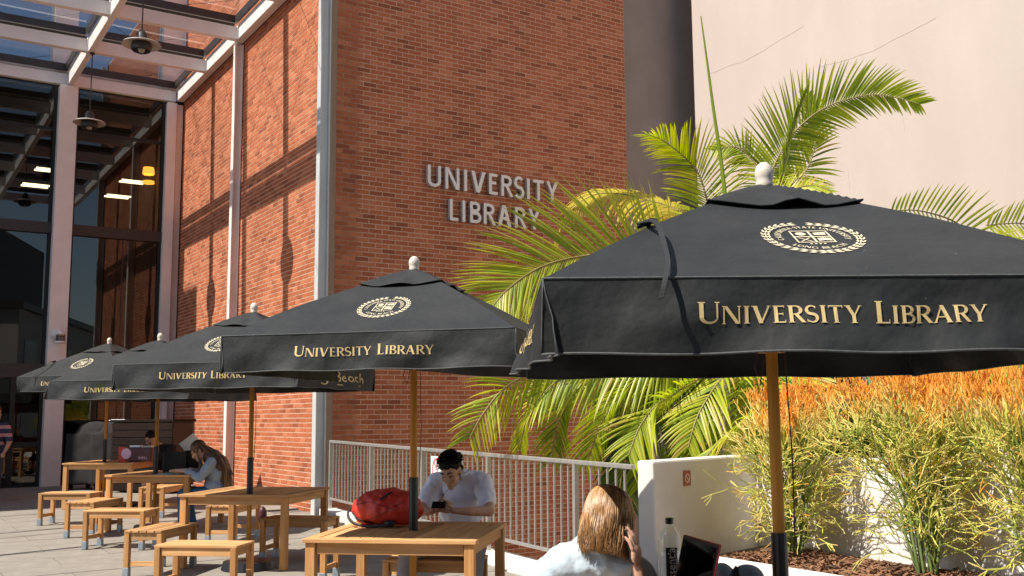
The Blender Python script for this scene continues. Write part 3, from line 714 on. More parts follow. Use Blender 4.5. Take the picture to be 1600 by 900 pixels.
# thin bracing cables under the outer purlin
cbl = MB()
for t0, t1 in ((9.1, 6.8), (6.6, 4.55), (4.4, 2.25), (2.1, -0.1)):
    for ya, yb in ((5.0, 2.7), (2.45, 0.25)):
        cbl.tube([(t0, ya, 9.95), (t1, yb, 9.95)], 0.006, 5); cbl.tube([(t1, ya, 9.97), (t0, yb, 9.97)], 0.006, 5)
cbl.build('bracing_rods', MT['darkmetal'], can, kind='stuff')
# ---------------------------------------------------------------- pendant lamps
def pendant(t, u, zc, label):
    w = P0 + dv * t - ev * u
    r = thing('pendant_lamp', label, 'lamp', (w.x, w.y, zc), 0, 'pendant lamps under the canopy')
    MB().lathe([(0.0, 0.20), (0.05, 0.20), (0.085, 0.15), (0.09, 0.05), (0.16, 0.03), (0.16, 0.0), (0.0, 0.0)], 20).build('dome', MT['darkmetal'], r, smooth=True)
    MB().lathe([(0.13, 0.018), (0.30, -0.02), (0.315, -0.045), (0.30, -0.034), (0.13, 0.0)], 28).build('shade_disc', MT['lampdisc'], r, smooth=True)
    MB().lathe([(0.15, 0.0), (0.165, -0.05), (0.165, -0.12), (0.14, -0.15), (0.13, -0.12), (0.14, -0.05), (0.13, 0.0)], 20).build('guard_ring', MT['darkmetal'], r, smooth=True)
    MB().ell((0, 0, -0.09), (0.065, 0.065, 0.09)).build('bulb', MT['lampdisc'], r, smooth=True)
    c = MB()
    for k in range(6):
        a = pi * k / 3; c.tube([(0.14 * cos(a), 0.14 * sin(a), -0.03), (0.10 * cos(a), 0.10 * sin(a), -0.17), (0, 0, -0.20)], 0.004, 4)
    c.build('wire_cage', MT['darkmetal'], r)
    MB().tube([(0, 0, 0.19), (0, 0, ZB - zc - 0.03)], 0.012, 6).build('hanging_rod', MT['darkmetal'], r)
    MB().lathe([(0.0, 0.0), (0.05, 0.0), (0.05, -0.03), (0.0, -0.03)], 12, (0, 0, ZB - zc - 0.035)).build('ceiling_rose', MT['darkmetal'], r)
pendant(2.05, 2.52, 7.80, 'nearer of the two pendant lamps, hanging high in front of the roof glass')
pendant(6.60, 2.52, 7.62, 'farther pendant lamp, hanging in front of the dark glass by the column')
# wall lantern on the facade column
wl = P1 - ev * 2.56 - dv * 0.34
t = thing('wall_lantern', 'small white caged lantern fixed to the column of the glass front', 'lamp', (wl.x, wl.y, 3.38), A_F)
MB().lathe([(0.0, 0.0), (0.12, 0.0), (0.13, 0.03), (0.0, 0.04)], 20, (0.05, 0, 0.05), ax=Matrix.Rotation(-pi / 2, 3, 'X')).build('back_plate', MT['steel'], t, smooth=True)
MB().tube([(0.0, 0.02, 0.10), (0.0, 0.12, 0.12), (0, 0.17, 0.08)], 0.02, 8).build('arm', MT['steel'], t)
MB().lathe([(0.0, 0.11), (0.06, 0.10), (0.10, 0.03), (0.0, 0.03)], 18, (0, 0.18, 0.0)).build('cap', MT['steel'], t, smooth=True)
MB().lathe([(0.06, 0.03), (0.06, -0.11), (0.0, -0.11)], 14, (0, 0.18, 0)).build('lens', MT['lampdisc'], t, smooth=True)
c = MB()
for k in range(8): a = pi * k / 4; c.tube([(0.085 * cos(a), 0.18 + 0.085 * sin(a), 0.03), (0.085 * cos(a), 0.18 + 0.085 * sin(a), -0.13)], 0.006, 5)
for z in (-0.02, -0.07): c.lathe([(0.08, z), (0.09, z + .008), (0.08, z + .012)], 16, (0, 0.18, 0))
c.build('wire_cage', MT['darkmetal'], t)
MB().lathe([(0.0, -0.11), (0.10, -0.11), (0.10, -0.16), (0.0, -0.17)], 18, (0, 0.18, 0)).build('base_cup', MT['steel'], t, smooth=True)
MB().tube([(-0.03, 0.02, -0.1), (-0.02, 0.02, -0.5), (-0.03, 0.02, -0.88)], 0.006, 5).build('conduit', MT['steel'], t)

# ================================================================ PINK BUILDING
PB = Vector((3.66, 19.5, 0))
pk = thing('stucco_building', 'tall pale pink stucco building behind the palms', 'building', PB, A)
MB().b2((-6.0, 0.50, -1.35), (1.5, 6.0, 16.0)).build('side_wing', MT['pinkshade'], pk, label='recessed face beside the brick wall, shade painted into its colour')
MB().b2((0.0, -15.0, -1.34), (8.0, 0.0, 16.3)).build('main_wall', MT['pink'], pk)
cr = MB()
def crack(pts):
    q = [Vector((-0.0015, p[0], p[1])) for p in pts]
    for a, b in zip(q, q[1:]):
        n = 6; prev = a
        for i in range(1, n + 1):
            c_ = a.lerp(b, i / n) + Vector((0, 0, random.uniform(-0.02, 0.02))) if i < n else b
            cr.bar(prev, c_, 0.003, 0.003); prev = c_
crack([(-0.4, 8.2), (-1.4, 8.15), (-2.8, 8.35)]); crack([(-3.1, 7.5), (-4.2, 7.44), (-5.4, 7.6)]); crack([(-4.7, 6.3), (-4.72, 5.95)]); crack([(-3.6, 5.6), (-3.62, 5.25)])
cr.build('plaster_crack', mat('crack_line', (0.478, 0.412, 0.365), 0.9), pk, kind='stuff')

# ================================================================ KERB AND RAILING
rd = (RE - P0).normalized(); rn = Vector((-rd.y, rd.x, 0))      # rn points away from the terrace
A_R = math.atan2(rd.y, rd.x); LR = (RE - P0).length
pitchR = math.atan((G(RE.y) - G(P0.y)) / LR)
kb = thing('kerb', 'low white concrete kerb under the metal railing', 'kerb', (P0.x, P0.y, G(P0.y)), 0)
kb.rotation_euler = (0, -pitchR, A_R)
for i in range(4):
    L4 = (LR - 0.2) / 4; a = 0.15 + i * L4
    MB().b2((a + .004, -0.14, -0.06), (a + L4 - .004, 0.14, 0.10)).build('kerb_stone', MT['white'], kb, bevel=0.012)
MB().b2((0.0, 0.00, -1.45), (LR, 0.13, -0.061)).build('retaining_face', MT['white'], kb)
rl = thing('railing', 'grey metal railing with thin upright bars beside the brick wall', 'railing', (P0.x, P0.y, G(P0.y)), 0)
rl.rotation_euler = (0, -pitchR, A_R)
MB().b2((0.22, -0.025, 1.085), (LR - 0.02, 0.025, 1.125)).build('top_rail', MT['rail'], rl, bevel=0.006)
MB().b2((0.22, -0.018, 0.235), (LR - 0.02, 0.018, 0.265)).build('bottom_rail', MT['rail'], rl, bevel=0.004)
xs = [0.24, 1.95, 3.7, 5.45, 7.2]
for x in xs: MB().b2((x - 0.022, -0.024, 0.10), (x + 0.022, 0.024, 1.085)).build('post', MT['rail'], rl, bevel=0.004)
bal = MB(); bal.b2((-0.008, -0.008, 0.265), (0.008, 0.008, 1.085)); bm_ = bal.mesh('baluster', MT['rail'])
for i in range(len(xs)):
    a = xs[i]; b = xs[i + 1] if i < len(xs) - 1 else LR - 0.02; nb = round((b - a) / 0.127)
    for k in range(1, nb):
        o = bpy.data.objects.new('baluster', bm_); COL.objects.link(o); o.parent = rl; o.location = (a + (b - a) * k / nb, 0, 0)
# prohibition plate wired to the railing
def prohibition(parent, R1, R2, w, P, m, seg=28):
    mb = MB()
    ring = [(R1 * cos(2 * pi * i / seg), R1 * sin(2 * pi * i / seg)) for i in range(seg + 1)]
    ri = [(R2 * cos(2 * pi * i / seg), R2 * sin(2 * pi * i / seg)) for i in range(seg + 1)]
    for i in range(seg): mb.add([P(*ri[i], 0), P(*ring[i], 0), P(*ring[i + 1], 0), P(*ri[i + 1], 0)], [(0, 1, 2, 3)])
    c_, s_ = cos(rad(-45)), sin(rad(-45)); L_ = R2
    mb.add([P(-L_ * c_ - w * s_, -L_ * s_ + w * c_, 0.0006), P(-L_ * c_ + w * s_, -L_ * s_ - w * c_, 0.0006), P(L_ * c_ + w * s_, L_ * s_ - w * c_, 0.0006), P(L_ * c_ - w * s_, L_ * s_ + w * c_, 0.0006)], [(0, 1, 2, 3)])
    return mb.build('prohibition_ring', m, parent)
xr = min((i * 0.02 for i in range(20, 400)), key=lambda s: abs(px_of(P0 + rd * s + Vector((0, 0, 1.2)))[0] - 689))
st_ = P0 + rd * xr - rn * 0.035
t = thing('warning_sign', 'white sign with red prohibition ring hung on the railing behind the man', 'sign', (st_.x, st_.y, 1.56 - 0.62), A_R)
MB().b2((-0.19, -0.006, -0.18), (0.19, 0.0, 0.17)).build('plate', MT['whitepaint'], t, bevel=0.002)
prohibition(t, 0.155, 0.135, 0.009, lambda x, y, e: Vector((x, -0.008 - e, y)), MT['redprint'])
b = MB(); b.add([Vector(p) for p in ((-0.09, -0.0075, -0.045), (0.05, -0.0075, -0.045), (0.06, -0.0075, -0.02), (-0.10, -0.0075, -0.02))], [(0, 1, 2, 3)])
for x in (-0.06, 0.02): b.lathe([(0.0, 0.0), (0.016, 0.0)], 10, (x, -0.0078, -0.06), ax=Matrix.Rotation(pi / 2, 3, 'X'))
b.build('skateboard_symbol', MT['phone'], t)

# ================================================================ PLANTER WALLS
pw = thing('planter_wall', 'white stucco planter wall with square end beside the railing', 'wall', (0, 0, 0))
def wall_seg(a, b, th, z0, z1, name, side=1, m='white', bev=0.02, par=None):
    a, b = Vector((*a, 0)), Vector((*b, 0)); t = (b - a).normalized(); q = Vector((-t.y, t.x, 0)) * side
    mb = MB(); vs = [a, b, b + q * th, a + q * th]
    mb.add([Vector((p.x, p.y, z0)) for p in vs] + [Vector((p.x, p.y, z1)) for p in vs], [(0, 1, 2, 3), (7, 6, 5, 4), (0, 4, 5, 1), (1, 5, 6, 2), (2, 6, 7, 3), (3, 7, 4, 0)] if side < 0 else [(3, 2, 1, 0), (4, 5, 6, 7), (1, 5, 4, 0), (2, 6, 5, 1), (3, 7, 6, 2), (0, 4, 7, 3)])
    return mb.build(name, MT[m], par or pw, bevel=bev)
ZT = 1.185
wall_seg((1.17, 8.62), (2.33, 9.88), 0.17, -1.3, ZT, 'wall_section', 1)
wall_seg((2.335, 9.885), (5.6, 4.75), 0.2, -1.3, ZT - 0.004, 'wall_section', 1)
wall_seg((1.175, 8.95), (5.15, 2.7), 0.16, -1.2, 0.44, 'planter_kerb', -1) if False else None
kb2 = thing('planter_kerb', 'low white kerb of the planter in front of the firestick shrubs', 'kerb', (0, 0, 0))
wall_seg((1.20, 8.66), (5.20, 2.40), 0.26, -1.2, 0.43, 'kerb_section', 1, par=kb2)
soil = MB(); soil.add([(1.35, 8.70, 0.34), (5.5, 2.2, 0.34), (7.0, 3.0, 0.34), (2.45, 9.9, 0.34)], [(0, 1, 2, 3)])
struct(soil.build('soil', MT['soil']))
ml = MB(); rr = random.Random(3)
e1, e2 = Vector((1.45, 8.62, 0)), Vector((5.3, 2.6, 0))
for i in range(9000):
    u = rr.random() ** 1.4; p = e1.lerp(e2, u) + Vector((0.843, 0.538, 0)) * rr.uniform(0.02, 1.25)
    a = rr.uniform(0, pi); l = rr.uniform(0.012, 0.05); w = rr.uniform(0.004, 0.012); tl = rr.uniform(-0.5, 0.5)
    R = Matrix.Rotation(a, 3, 'Z') @ Matrix.Rotation(tl, 3, 'Y') @ Matrix.Rotation(rr.uniform(-.6, .6), 3, 'X')
    zz = 0.35 + 0.03 * noise.noise(p * 1.5) + rr.uniform(0, 0.035)
    q = [R @ Vector(v) + Vector((p.x, p.y, zz)) for v in ((-l, -w, 0), (l, -w * .6, 0), (l * .9, w, .002), (-l, w * .8, .003))]
    ml.add(q, [(0, 1, 2, 3)])
tag(ml.build('bark_mulch', MT['mulch'], kind='stuff'), 'reddish brown bark mulch covering the planter bed', 'mulch')
# small plate on the shaded planter wall
pn = Vector((2.33 - 1.17, 9.88 - 8.62, 0)).normalized(); pc = Vector((1.17, 8.62, 0)) + pn * 0.50 - Vector((-pn.y, pn.x, 0)) * 0.004
t = thing('no_smoking_plate', 'small faded red no smoking plate on the planter wall', 'sign', (pc.x, pc.y, 1.02), math.atan2(pn.y, pn.x))
MB().b2((-0.055, -0.004, -0.065), (0.055, 0.0, 0.065)).build('plate', MT['rustsign'], t)
prohibition(t, 0.038, 0.030, 0.0035, lambda x, y, e: Vector((x, -0.0055 - e, y)), MT['whitepaint'])

# ================================================================ LEFT OF THE FRAME: unseen blockers added to throw the terrace shade and stripes
sb_ = thing('shade_block', 'tall unseen block added beyond the left edge to shade the glass front', 'building', P0, A_SUN)
MB().b2((8.05, 7.6, -1.3), (9.3, 20.0, 15.0)).build('main_block', MT['pale'], sb_)  # unseen slab, put in only to shade the wall end and paving
pg = thing('shade_frame', 'low unseen steel frame added beyond the left edge to stripe the paving', 'shade_frame', P0, A_SUN)  # invented frame, bars placed so their shadows stripe the paving
def ground_line(pa, pb, hh, w, name, ext=(2.5, 0.3)):
    q = []
    for (t_, u_) in (pa, pb): q.append(Vector((t_, u_, 0)))
    dd = (q[1] - q[0]).normalized(); q0 = q[0] - dd * ext[0]; q1 = q[1] + dd * ext[1]
    off = Vector((sin(PHI), cos(PHI), 0)) * (hh / math.tan(ELEV))
    MB().bar(q0 + off + Vector((0, 0, hh)), q1 + off + Vector((0, 0, hh)), w, w).build(name, MT['bronze'], pg)
    for e in (q0, ): MB().bar(e + off + Vector((0, 0, 0)), e + off + Vector((0, 0, hh)), 0.07, 0.07).build('post', MT['bronze'], pg)
ground_line((-1.91, 4.66), (-1.72, 3.8), 3.0, 0.075, 'stripe_bar', (3.5, 0.9))
ground_line((0.32, 4.43), (0.46, 3.63), 3.0, 0.06, 'stripe_bar', (3.5, 0.6))
ground_line((-0.27, 4.50), (-0.03, 3.51), 3.0, 0.03, 'stripe_bar', (3.5, 0.5))
ground_line((2.64, 4.20), (2.75, 3.67), 3.0, 0.055, 'stripe_bar', (3.5, 0.3))
MB().b2((3.75, 5.2, 3.1), (8.0, 14.0, 3.3)).build('shade_slab', MT['bronze'], pg)  # solid sheet added to shade the paving before the glass
for t_ in (3.9, 7.7): MB().b2((t_, 13.5, 0), (t_ + .12, 13.62, 3.1)).build('post', MT['bronze'], pg)

# ================================================================ SURROUNDINGS SEEN ONLY IN THE GLASS
bl = thing('campus_building', 'pale campus building across the plaza mirrored in the dark glass', 'building', (26, -24, -1.3), rad(-35))
MB().b2((-40, -16, 0), (30, -6, 20)).build('rear_block', MT['darkblock'], bl)
MB().b2((-16, -5, 0), (6, 5, 9.5)).build('main_block', MT['pale'], bl); MB().b2((-16.3, -5.3, 9.5), (6.3, 5.3, 9.9)).build('roof', MT['bronze'], bl)
wd = MB(); wd.b2((-1.2, 4.98, 0), (1.2, 5.04, 1.8)); wme = wd.mesh('window', MT['window'])
for i in range(5):
    for j in range(2):
        o = bpy.data.objects.new('window', wme); COL.objects.link(o); o.parent = bl; o.location = (-13.5 + i * 4, 0, 2 + j * 4)
def leafy(name, c, h, r, label, seed, nl=5000):
    rg = random.Random(seed); t = thing(name, label, 'tree', (c[0], c[1], -1.35))
    tk = MB(); tk.tube([(0, 0, 0), (0.1, 0, h * .3), (0, 0.1, h * .6)], [0.22, 0.16, 0.1], 8)
    cl = []
    for k in range(9):
        a = rg.uniform(0, 6.28); p = Vector((cos(a) * r * rg.uniform(.2, .7), sin(a) * r * rg.uniform(.2, .7), h * rg.uniform(.5, .9))); cl.append(p)
        tk.tube([(0, 0, h * .35), tuple(p * .6 + Vector((0, 0, h * .2))), tuple(p)], [0.1, 0.06, 0.02], 6)
    tk.build('trunk', MT['bark'], t)
    lv = MB()
    for i in range(nl):
        p = rg.choice(cl); d = Vector((rg.gauss(0, 1), rg.gauss(0, 1), rg.gauss(0, .8))).normalized() * r * .42 * rg.random() ** .5 + p
        u = Vector((rg.gauss(0, 1), rg.gauss(0, 1), rg.gauss(0, 1))).normalized(); v = u.orthogonal().normalized(); s_ = rg.uniform(.07, .15)
        lv.add([d - u * s_, d - v * s_ * .5, d + u * s_, d + v * s_ * .5], [(0, 1, 2, 3)])
    lv.build('crown', MT['treeleaf'], t)
leafy('broadleaf_tree', (9.5, -9.0), 6.5, 2.6, 'round green tree behind the viewer mirrored in the glass', 3)

# ================================================================ UMBRELLAS
HW = 0.975
def rot4(k, x, y):
    for _ in range(k): x, y = -y, x
    return x, y
def umbrella(cx, cy, rz, dz, seed, label, rise=0.56, sc=1.0, flare=None, detail=2, pole_foot=True, strap=None, vs=1.0, lift_text=None):
    z0 = G(cy) + dz; zt = 2.10
    t = thing('patio_umbrella', label, 'umbrella', (cx, cy, z0), rz, 'black library umbrellas over the tables')
    t.scale = (sc, sc, 1)
    flare = flare or {}
    def cz(x, y):
        ax, ay = abs(x), abs(y); m = max(ax, ay) / HW; a = (min(ax, ay) / max(ax, ay)) if max(ax, ay) > 1e-6 else 1
        return zt + rise * (1 - m ** 1.20) - 0.030 * sin(pi * min(m, 1)) * (1 - a * a) + 0.006 * nz3((x, y, seed), 2.5)
    # canopy, four panels, outer and inner skin
    N = 16 if detail > 1 else 10
    for k in range(4):
        mb = MB(); vs_ = []; fs = []
        for i in range(N + 1):
            m = 0.06 + 0.94 * i / N
            for j in range(N + 1):
                s = (2 * j / N - 1) * m * HW; x, y = rot4(k, s, -m * HW); vs_.append((x, y, cz(x, y)))
        for i in range(N):
            for j in range(N):
                a = i * (N + 1) + j; fs.append((a, a + N + 1, a + N + 2, a + 1))
        mb.add(vs_, fs)
        o = mb.build('canopy_panel', MT['fabric'], t, smooth=True)
    rg = random.Random(seed)
    ph = [rg.uniform(0, 50) for _ in range(4)]
    VD = 0.240
    def vpt(k, s, v, off=0.0):
        """valance point: s along the edge in -1..1, v 0 at the top seam, 1 at the hem"""
        fl = flare.get(k, (0, 0)); f = (fl[0] * (1 - s) / 2 + fl[1] * (1 + s) / 2)
        w = 0.050 * v * noise.noise(Vector((s * 1.8, ph[k], v * .7))) + 0.016 * v * sin(s * 11 + v * 3 + ph[k]) + 0.012 * v * noise.noise(Vector((s * 9, v * 2.4, ph[k])))
        w += 0.007 * sin(pi * v) * noise.noise(Vector((s * 16, v * 3, ph[k])))
        edge = max(0, abs(s) - 0.93) / 0.07
        w -= 0.02 * edge * v
        ang = 0.05 + f * (0.4 + 0.6 * v)
        y = -HW - w - VD * v * sin(ang) - off; x = s * HW * (1 + 0.006 * v)
        z = zt - v * VD * cos(ang) - 0.004 * sin(s * 9 + ph[k]) * v
        X, Y = rot4(k, x, y); return Vector((X, Y, z))
    for k in range(4):
        mb = MB(); nu = 56 if detail > 1 else 30; nv = 9; vv = []; fs = []
        for j in range(nv + 1):
            for i in range(nu + 1): vv.append(vpt(k, 2 * i / nu - 1, j / nv))
        for j in range(nv):
            for i in range(nu):
                a = j * (nu + 1) + i; fs.append((a + nu + 1, a + nu + 2, a + 1, a))
        mb.add(vv, fs)
        va = mb.build('valance', MT['fabric'], t, smooth=True)
        hm = MB(); hm.tube([vpt(k, 2 * i / 60 - 1, 1.0) for i in range(61)], 0.0042, 5)
        hm.tube([vpt(k, -1, v / 6) for v in range(7)], 0.003, 5); hm.tube([vpt(k, 1, v / 6) for v in range(7)], 0.003, 5)
        hm.build('hem', MT['hem'], va, smooth=True)
        sm = MB(); sm.tube([vpt(k, 2 * i / 30 - 1, 0) + Vector((0, 0, 0.002)) for i in range(31)], 0.0035, 5)
        sm.build('seam', MT['hem'], va, smooth=True)
        if k == 0 or (k == 3 and seed == 1):
            polys, w = text_polys('University Library', 1.0, 0.80, 0.045, T=0.155, t=0.06, s=0.06, sh_=0.04)
            cap = 0.070; wid = 0.925; sx = wid / w
            lt = MB()
            for lo_i, hi_i in ((0, 10), (11, 18)):
                lt = MB(); add_flat(lt, [p for i, p in polys if lo_i <= i < hi_i], lambda x, y, e: vpt(k, (-wid / 2 + x * sx - (0.03 if seed == 1 else 0)) / HW, 0.62 - y * cap / VD, (0.0034 if detail > 1 else 0.0048) + e * .3))
                lt.build('lettering', MT['gold'], va)
        if k == 1 and seed == 3:
            lt = MB()      # brush lettering on the side valance
            strokes = dict(L=[[(.15, 1), (.1, 0), (.55, .02)]], o=[[(.3, .55), (.1, .35), (.2, .03), (.45, .1), (.5, .4), (.3, .55)]], n=[[(.1, .55), (.12, 0)], [(.12, .35), (.35, .58), (.48, .4), (.5, 0)]], g=[[(0.5, .6), (.2, .6), (.1, .3), (.3, .1), (.5, .3), (.5, .6), (.5, -.3), (.3, -.45), (.1, -.3)]],
                B=[[(.1, 0), (.15, 1)], [(.0, 1), (.5, .95), (.55, .7), (.2, .52), (.6, .4), (.55, .05), (.1, 0)]], e=[[(.1, .3), (.5, .38), (.4, .6), (.15, .5), (.1, .15), (.35, 0), (.55, .15)]],
                a=[[(.5, .55), (.2, .55), (.08, .2), (.25, 0), (.5, .2), (.5, .55), (.52, .1), (.6, 0)]], c=[[(.5, .5), (.25, .6), (.08, .3), (.2, .03), (.5, .1)]], h=[[(.1, 0), (.15, 1.05)], [(.12, .3), (.35, .55), (.48, .4), (.5, 0)]])
            x0 = 0.0
            for q_, ch in enumerate('Long Beach'):
                if ch == ' ':
                    x0 += 0.5; lt.build('lettering', MT['gold'], va); lt = MB(); continue
                for st in strokes[ch]:
                    for a, b in zip(st, st[1:]):
                        dx, dy = b[0] - a[0], b[1] - a[1]; l = math.hypot(dx, dy) or 1; nx, ny = -dy / l * .055, dx / l * .055
                        lt_p = [(a[0] + nx, a[1] + ny), (b[0] + nx, b[1] + ny), (b[0] - nx, b[1] - ny), (a[0] - nx, a[1] - ny)]
                        lt.add([vpt(1, -0.98 + (x0 + u) * 0.25 / HW, 0.68 - v * 0.40, 0.006) for u, v in lt_p], [(0, 1, 2, 3)])
                x0 += 0.66
            lt.build('lettering', MT['gold'], va); lt = MB()
            lt.add([vpt(1, -0.98 + u * 0.25 / HW, 0.80 + v, 0.006) for u, v in ((3.4, 0), (5.9, .0), (5.9, .035), (3.4, .035))], [(0, 1, 2, 3)])
            lt.build('underline_stroke', MT['gold'], va)
    # vent cap
    vc = MB(); Nn = 26; vv = []; fs = []; VH = 0.30
    def vz(x, y):
        m = max(abs(x), abs(y)) / VH; a = (min(abs(x), abs(y)) / max(abs(x), abs(y))) if max(abs(x), abs(y)) > 1e-6 else 1
        b = cz(x, y) if max(abs(x), abs(y)) > .01 else zt + rise
        return cz(x, y) + 0.013 + 0.014 * (1 - m) + m ** 3 * (0.022 * (1 - a) * (1 + 1.2 * nz3((x, y, seed), 7.0)) - 0.004) + 0.008 * m * m * sin(math.atan2(y, x) * 8 + seed)
    for i in range(Nn + 1):
        for j in range(Nn + 1):
            x = (2 * i / Nn - 1) * VH; y = (2 * j / Nn - 1) * VH; vv.append((x, y, vz(x, y)))
    for i in range(Nn):
        for j in range(Nn):
            a = i * (Nn + 1) + j; fs.append((a, a + Nn + 1, a + Nn + 2, a + 1))
    vc.add(vv, fs); v_o = vc.build('vent_cap', MT['fabric'], t, smooth=True)
    hm = MB(); ring = []
    for k in range(4):
        for j in range(12): x, y = rot4(k, (2 * j / 12 - 1) * VH, -VH); ring.append((x, y, vz(x, y)))
    ring.append(ring[0]); hm.tube(ring, 0.0045, 5, caps=False); hm.build('hem', MT['fabric'], v_o, smooth=True)
    # emblem on the front panel
    em = MB(); R0 = 0.195; fy = 0.37; slope = math.atan(rise / HW)
    def ep(x, y, e=0):
        X = x; Y = -HW * (1 - fy) + y * cos(slope); return Vector((X, Y, cz(X, Y) + 0.0035 + e * .4))
    polys = []
    for side in (-1, 1):
        for i in range(16):
            a = rad(-86 + i * 10.9)
            for kind in (0, 1, 2):
                r = R0 * (0.84 + (0.0, 0.055, -0.055)[kind]); da = (0, 0.34, -0.18)[kind]
                cx_, cy_ = r * cos(a), r * sin(a); tx = a + pi / 2 + (-da if kind == 1 else (-da))
                L_ = 0.031; w_ = 0.0052
                ux, uy = cos(tx), sin(tx); px_, py_ = -uy, ux
                leaf = [(cx_ - ux * L_ * .5, cy_ - uy * L_ * .5), (cx_ + px_ * w_, cy_ + py_ * w_), (cx_ + ux * L_ * .6, cy_ + uy * L_ * .6), (cx_ - px_ * w_, cy_ - py_ * w_)]
                polys.append([(side * u, v) for u, v in leaf])
    def ring_text(txt, r, a0, a1, inward, cap):
        P, w = text_polys(txt, 1, 1, 0.05, T=0.17, t=0.08, s=0.05, sh_=0.05)
        for _, p in P:
            q = []
            for x, y in p:
                if not inward: a = rad(a0 + (a1 - a0) * x / w); rr_ = r + y * cap
                else: a = rad(a0 + (a1 - a0) * x / w); rr_ = r - y * cap
                q.append((rr_ * cos(a), rr_ * sin(a)))
            polys.append(q)
    ring_text('CALIFORNIA STATE UNIVERSITY', 0.110, 196, -16, False, 0.022)
    ring_text('LONG BEACH', 0.132, 222, 318, True, 0.022)
    def fr(x0, y0, x1, y1, w):
        polys.extend([[(x0, y0), (x1, y0), (x1, y0 + w), (x0, y0 + w)], [(x0, y1 - w), (x1, y1 - w), (x1, y1), (x0, y1)], [(x0, y0 + w), (x0 + w, y0 + w), (x0 + w, y1 - w), (x0, y1 - w)], [(x1 - w, y0 + w), (x1, y0 + w), (x1, y1 - w), (x1 - w, y1 - w)]])
    fr(-0.068, -0.062, 0.068, 0.075, 0.006)
    polys.append([(-0.004, -0.056), (0.004, -0.056), (0.004, 0.069), (-0.004, 0.069)]); polys.append([(-0.062, 0.002), (0.062, 0.002), (0.062, 0.010), (-0.062, 0.010)])
    polys.append([(-0.033 + 0.019 * cos(i * pi / 6), 0.040 + 0.019 * sin(i * pi / 6)) for i in range(12)])
    polys.append([(0.013, 0.026), (0.055, 0.026), (0.058, 0.058), (0.013, 0.052)])
    polys.append([(0.012, -0.044), (0.034, -0.036), (0.058, -0.044), (0.058, -0.012), (0.034, -0.006), (0.012, -0.012)])
    polys.append([(-0.056, -0.050), (-0.050, -0.050), (-0.010, -0.006), (-0.016, -0.006)]); polys.append([(-0.016, -0.050), (-0.010, -0.050), (-0.050, -0.006), (-0.056, -0.006)])
    P, w = text_polys('1949', 1, 1); 
    for i in range(4): polys.append([(-0.03 + i * .016, -0.080), (-0.022 + i * .016, -0.080), (-0.022 + i * .016, -0.070), (-0.03 + i * .016, -0.070)])
    add_flat(em, polys, ep, 0.0002)
    em.build('emblem', MT['cream'], t)
    # frame: pole, sleeve, hub, ribs, struts, finial
    MB().tube([(0, 0, 0.02 - dz), (0, 0, zt + rise + 0.06)], 0.024, 14).build('pole', MT['pole'], t, smooth=True)
    MB().lathe([(0.0, 1.12 - dz), (0.032, 1.12 - dz), (0.032, 0.74 - dz), (0.045, 0.74 - dz), (0.045, 0.725 - dz), (0.03, 0.725 - dz), (0.03, 0.69 - dz)], 16).build('pole_sleeve', MT['sleeve'], t, smooth=False)
    MB().lathe([(0.0, 0.10 - dz), (0.25, 0.08 - dz), (0.27, 0.005 - dz), (0.0, 0.003 - dz)], 20).build('base_weight', MT['sleeve'], t)
    fz = zt + rise + 0.035
    MB().lathe([(0.034, fz - .02), (0.037, fz - .006), (0.033, fz + .002), (0.038, fz + .018), (0.040, fz + .042), (0.031, fz + .068), (0.015, fz + .083), (0.0, fz + .087)], 18).build('finial', MT['finial'], t, smooth=True)
    MB().lathe([(0.0, 2.02), (0.055, 2.02), (0.06, 2.0), (0.06, 1.94), (0.055, 1.92), (0.0, 1.92)], 16).build('hub', MT['pole'], t)
    for k in range(8):
        a = pi / 4 * k; ex, ey = (cos(a), sin(a)); sc = HW / max(abs(ex), abs(ey)) * 0.985
        ex, ey = ex * sc, ey * sc
        z1 = cz(ex, ey) - 0.03; rb = MB(); rb.bar((0.03 * cos(a), 0.03 * sin(a), zt + rise - 0.06), (ex, ey, z1), 0.018, 0.026)
        r_o = rb.build('rib', MT['pole'], t)
        MB().bar((0.05 * cos(a), 0.05 * sin(a), 1.99), (ex * .5, ey * .5, (zt + rise - 0.06 + z1) / 2 - 0.012), 0.014, 0.02).build('strut', MT['pole'], r_o)
    c = MB(); c.tube([(0.05, -0.01, 1.93), (0.062, -0.02, 1.5), (0.055, -0.03, 1.15)], 0.003, 5)
    c.tube([(-0.06, 0.0, 1.93), (-0.075, -0.01, 1.86), (-0.05, 0.0, 1.80), (-0.03, 0, 1.9)], 0.003, 5); c.build('pull_cord', MT['maroon'], t)
    if strap:
        m_, fold = strap; s0 = -m_ * HW
        pts = [(s0 + .02, s0 + 0.06, cz(s0, s0) + 0.012), (s0, s0 - 0.02, cz(s0, s0) + 0.02), (s0 + .02, s0 - 0.12, cz(s0, s0) - 0.01), (s0 + .015, -HW + 0.05, zt + 0.07), (s0 - .01, -HW - 0.05, zt - 0.01), (s0 - .03, -HW - 0.075, zt - 0.075)]
        st = MB(); P_ = [Vector(p) for p in pts]; fine = []
        for i in range(len(P_) - 1):
            for q in range(6):
                u = q / 6; p0, p1, p2, p3 = P_[max(0, i - 1)], P_[i], P_[i + 1], P_[min(len(P_) - 1, i + 2)]
                fine.append(0.5 * ((2 * p1) + (-p0 + p2) * u + (2 * p0 - 5 * p1 + 4 * p2 - p3) * u * u + (-p0 + 3 * p1 - 3 * p2 + p3) * u ** 3))
        fine.append(P_[-1]); w = Vector((0.0085, 0, 0.002)); th = Vector((0, 0, 0.0025))
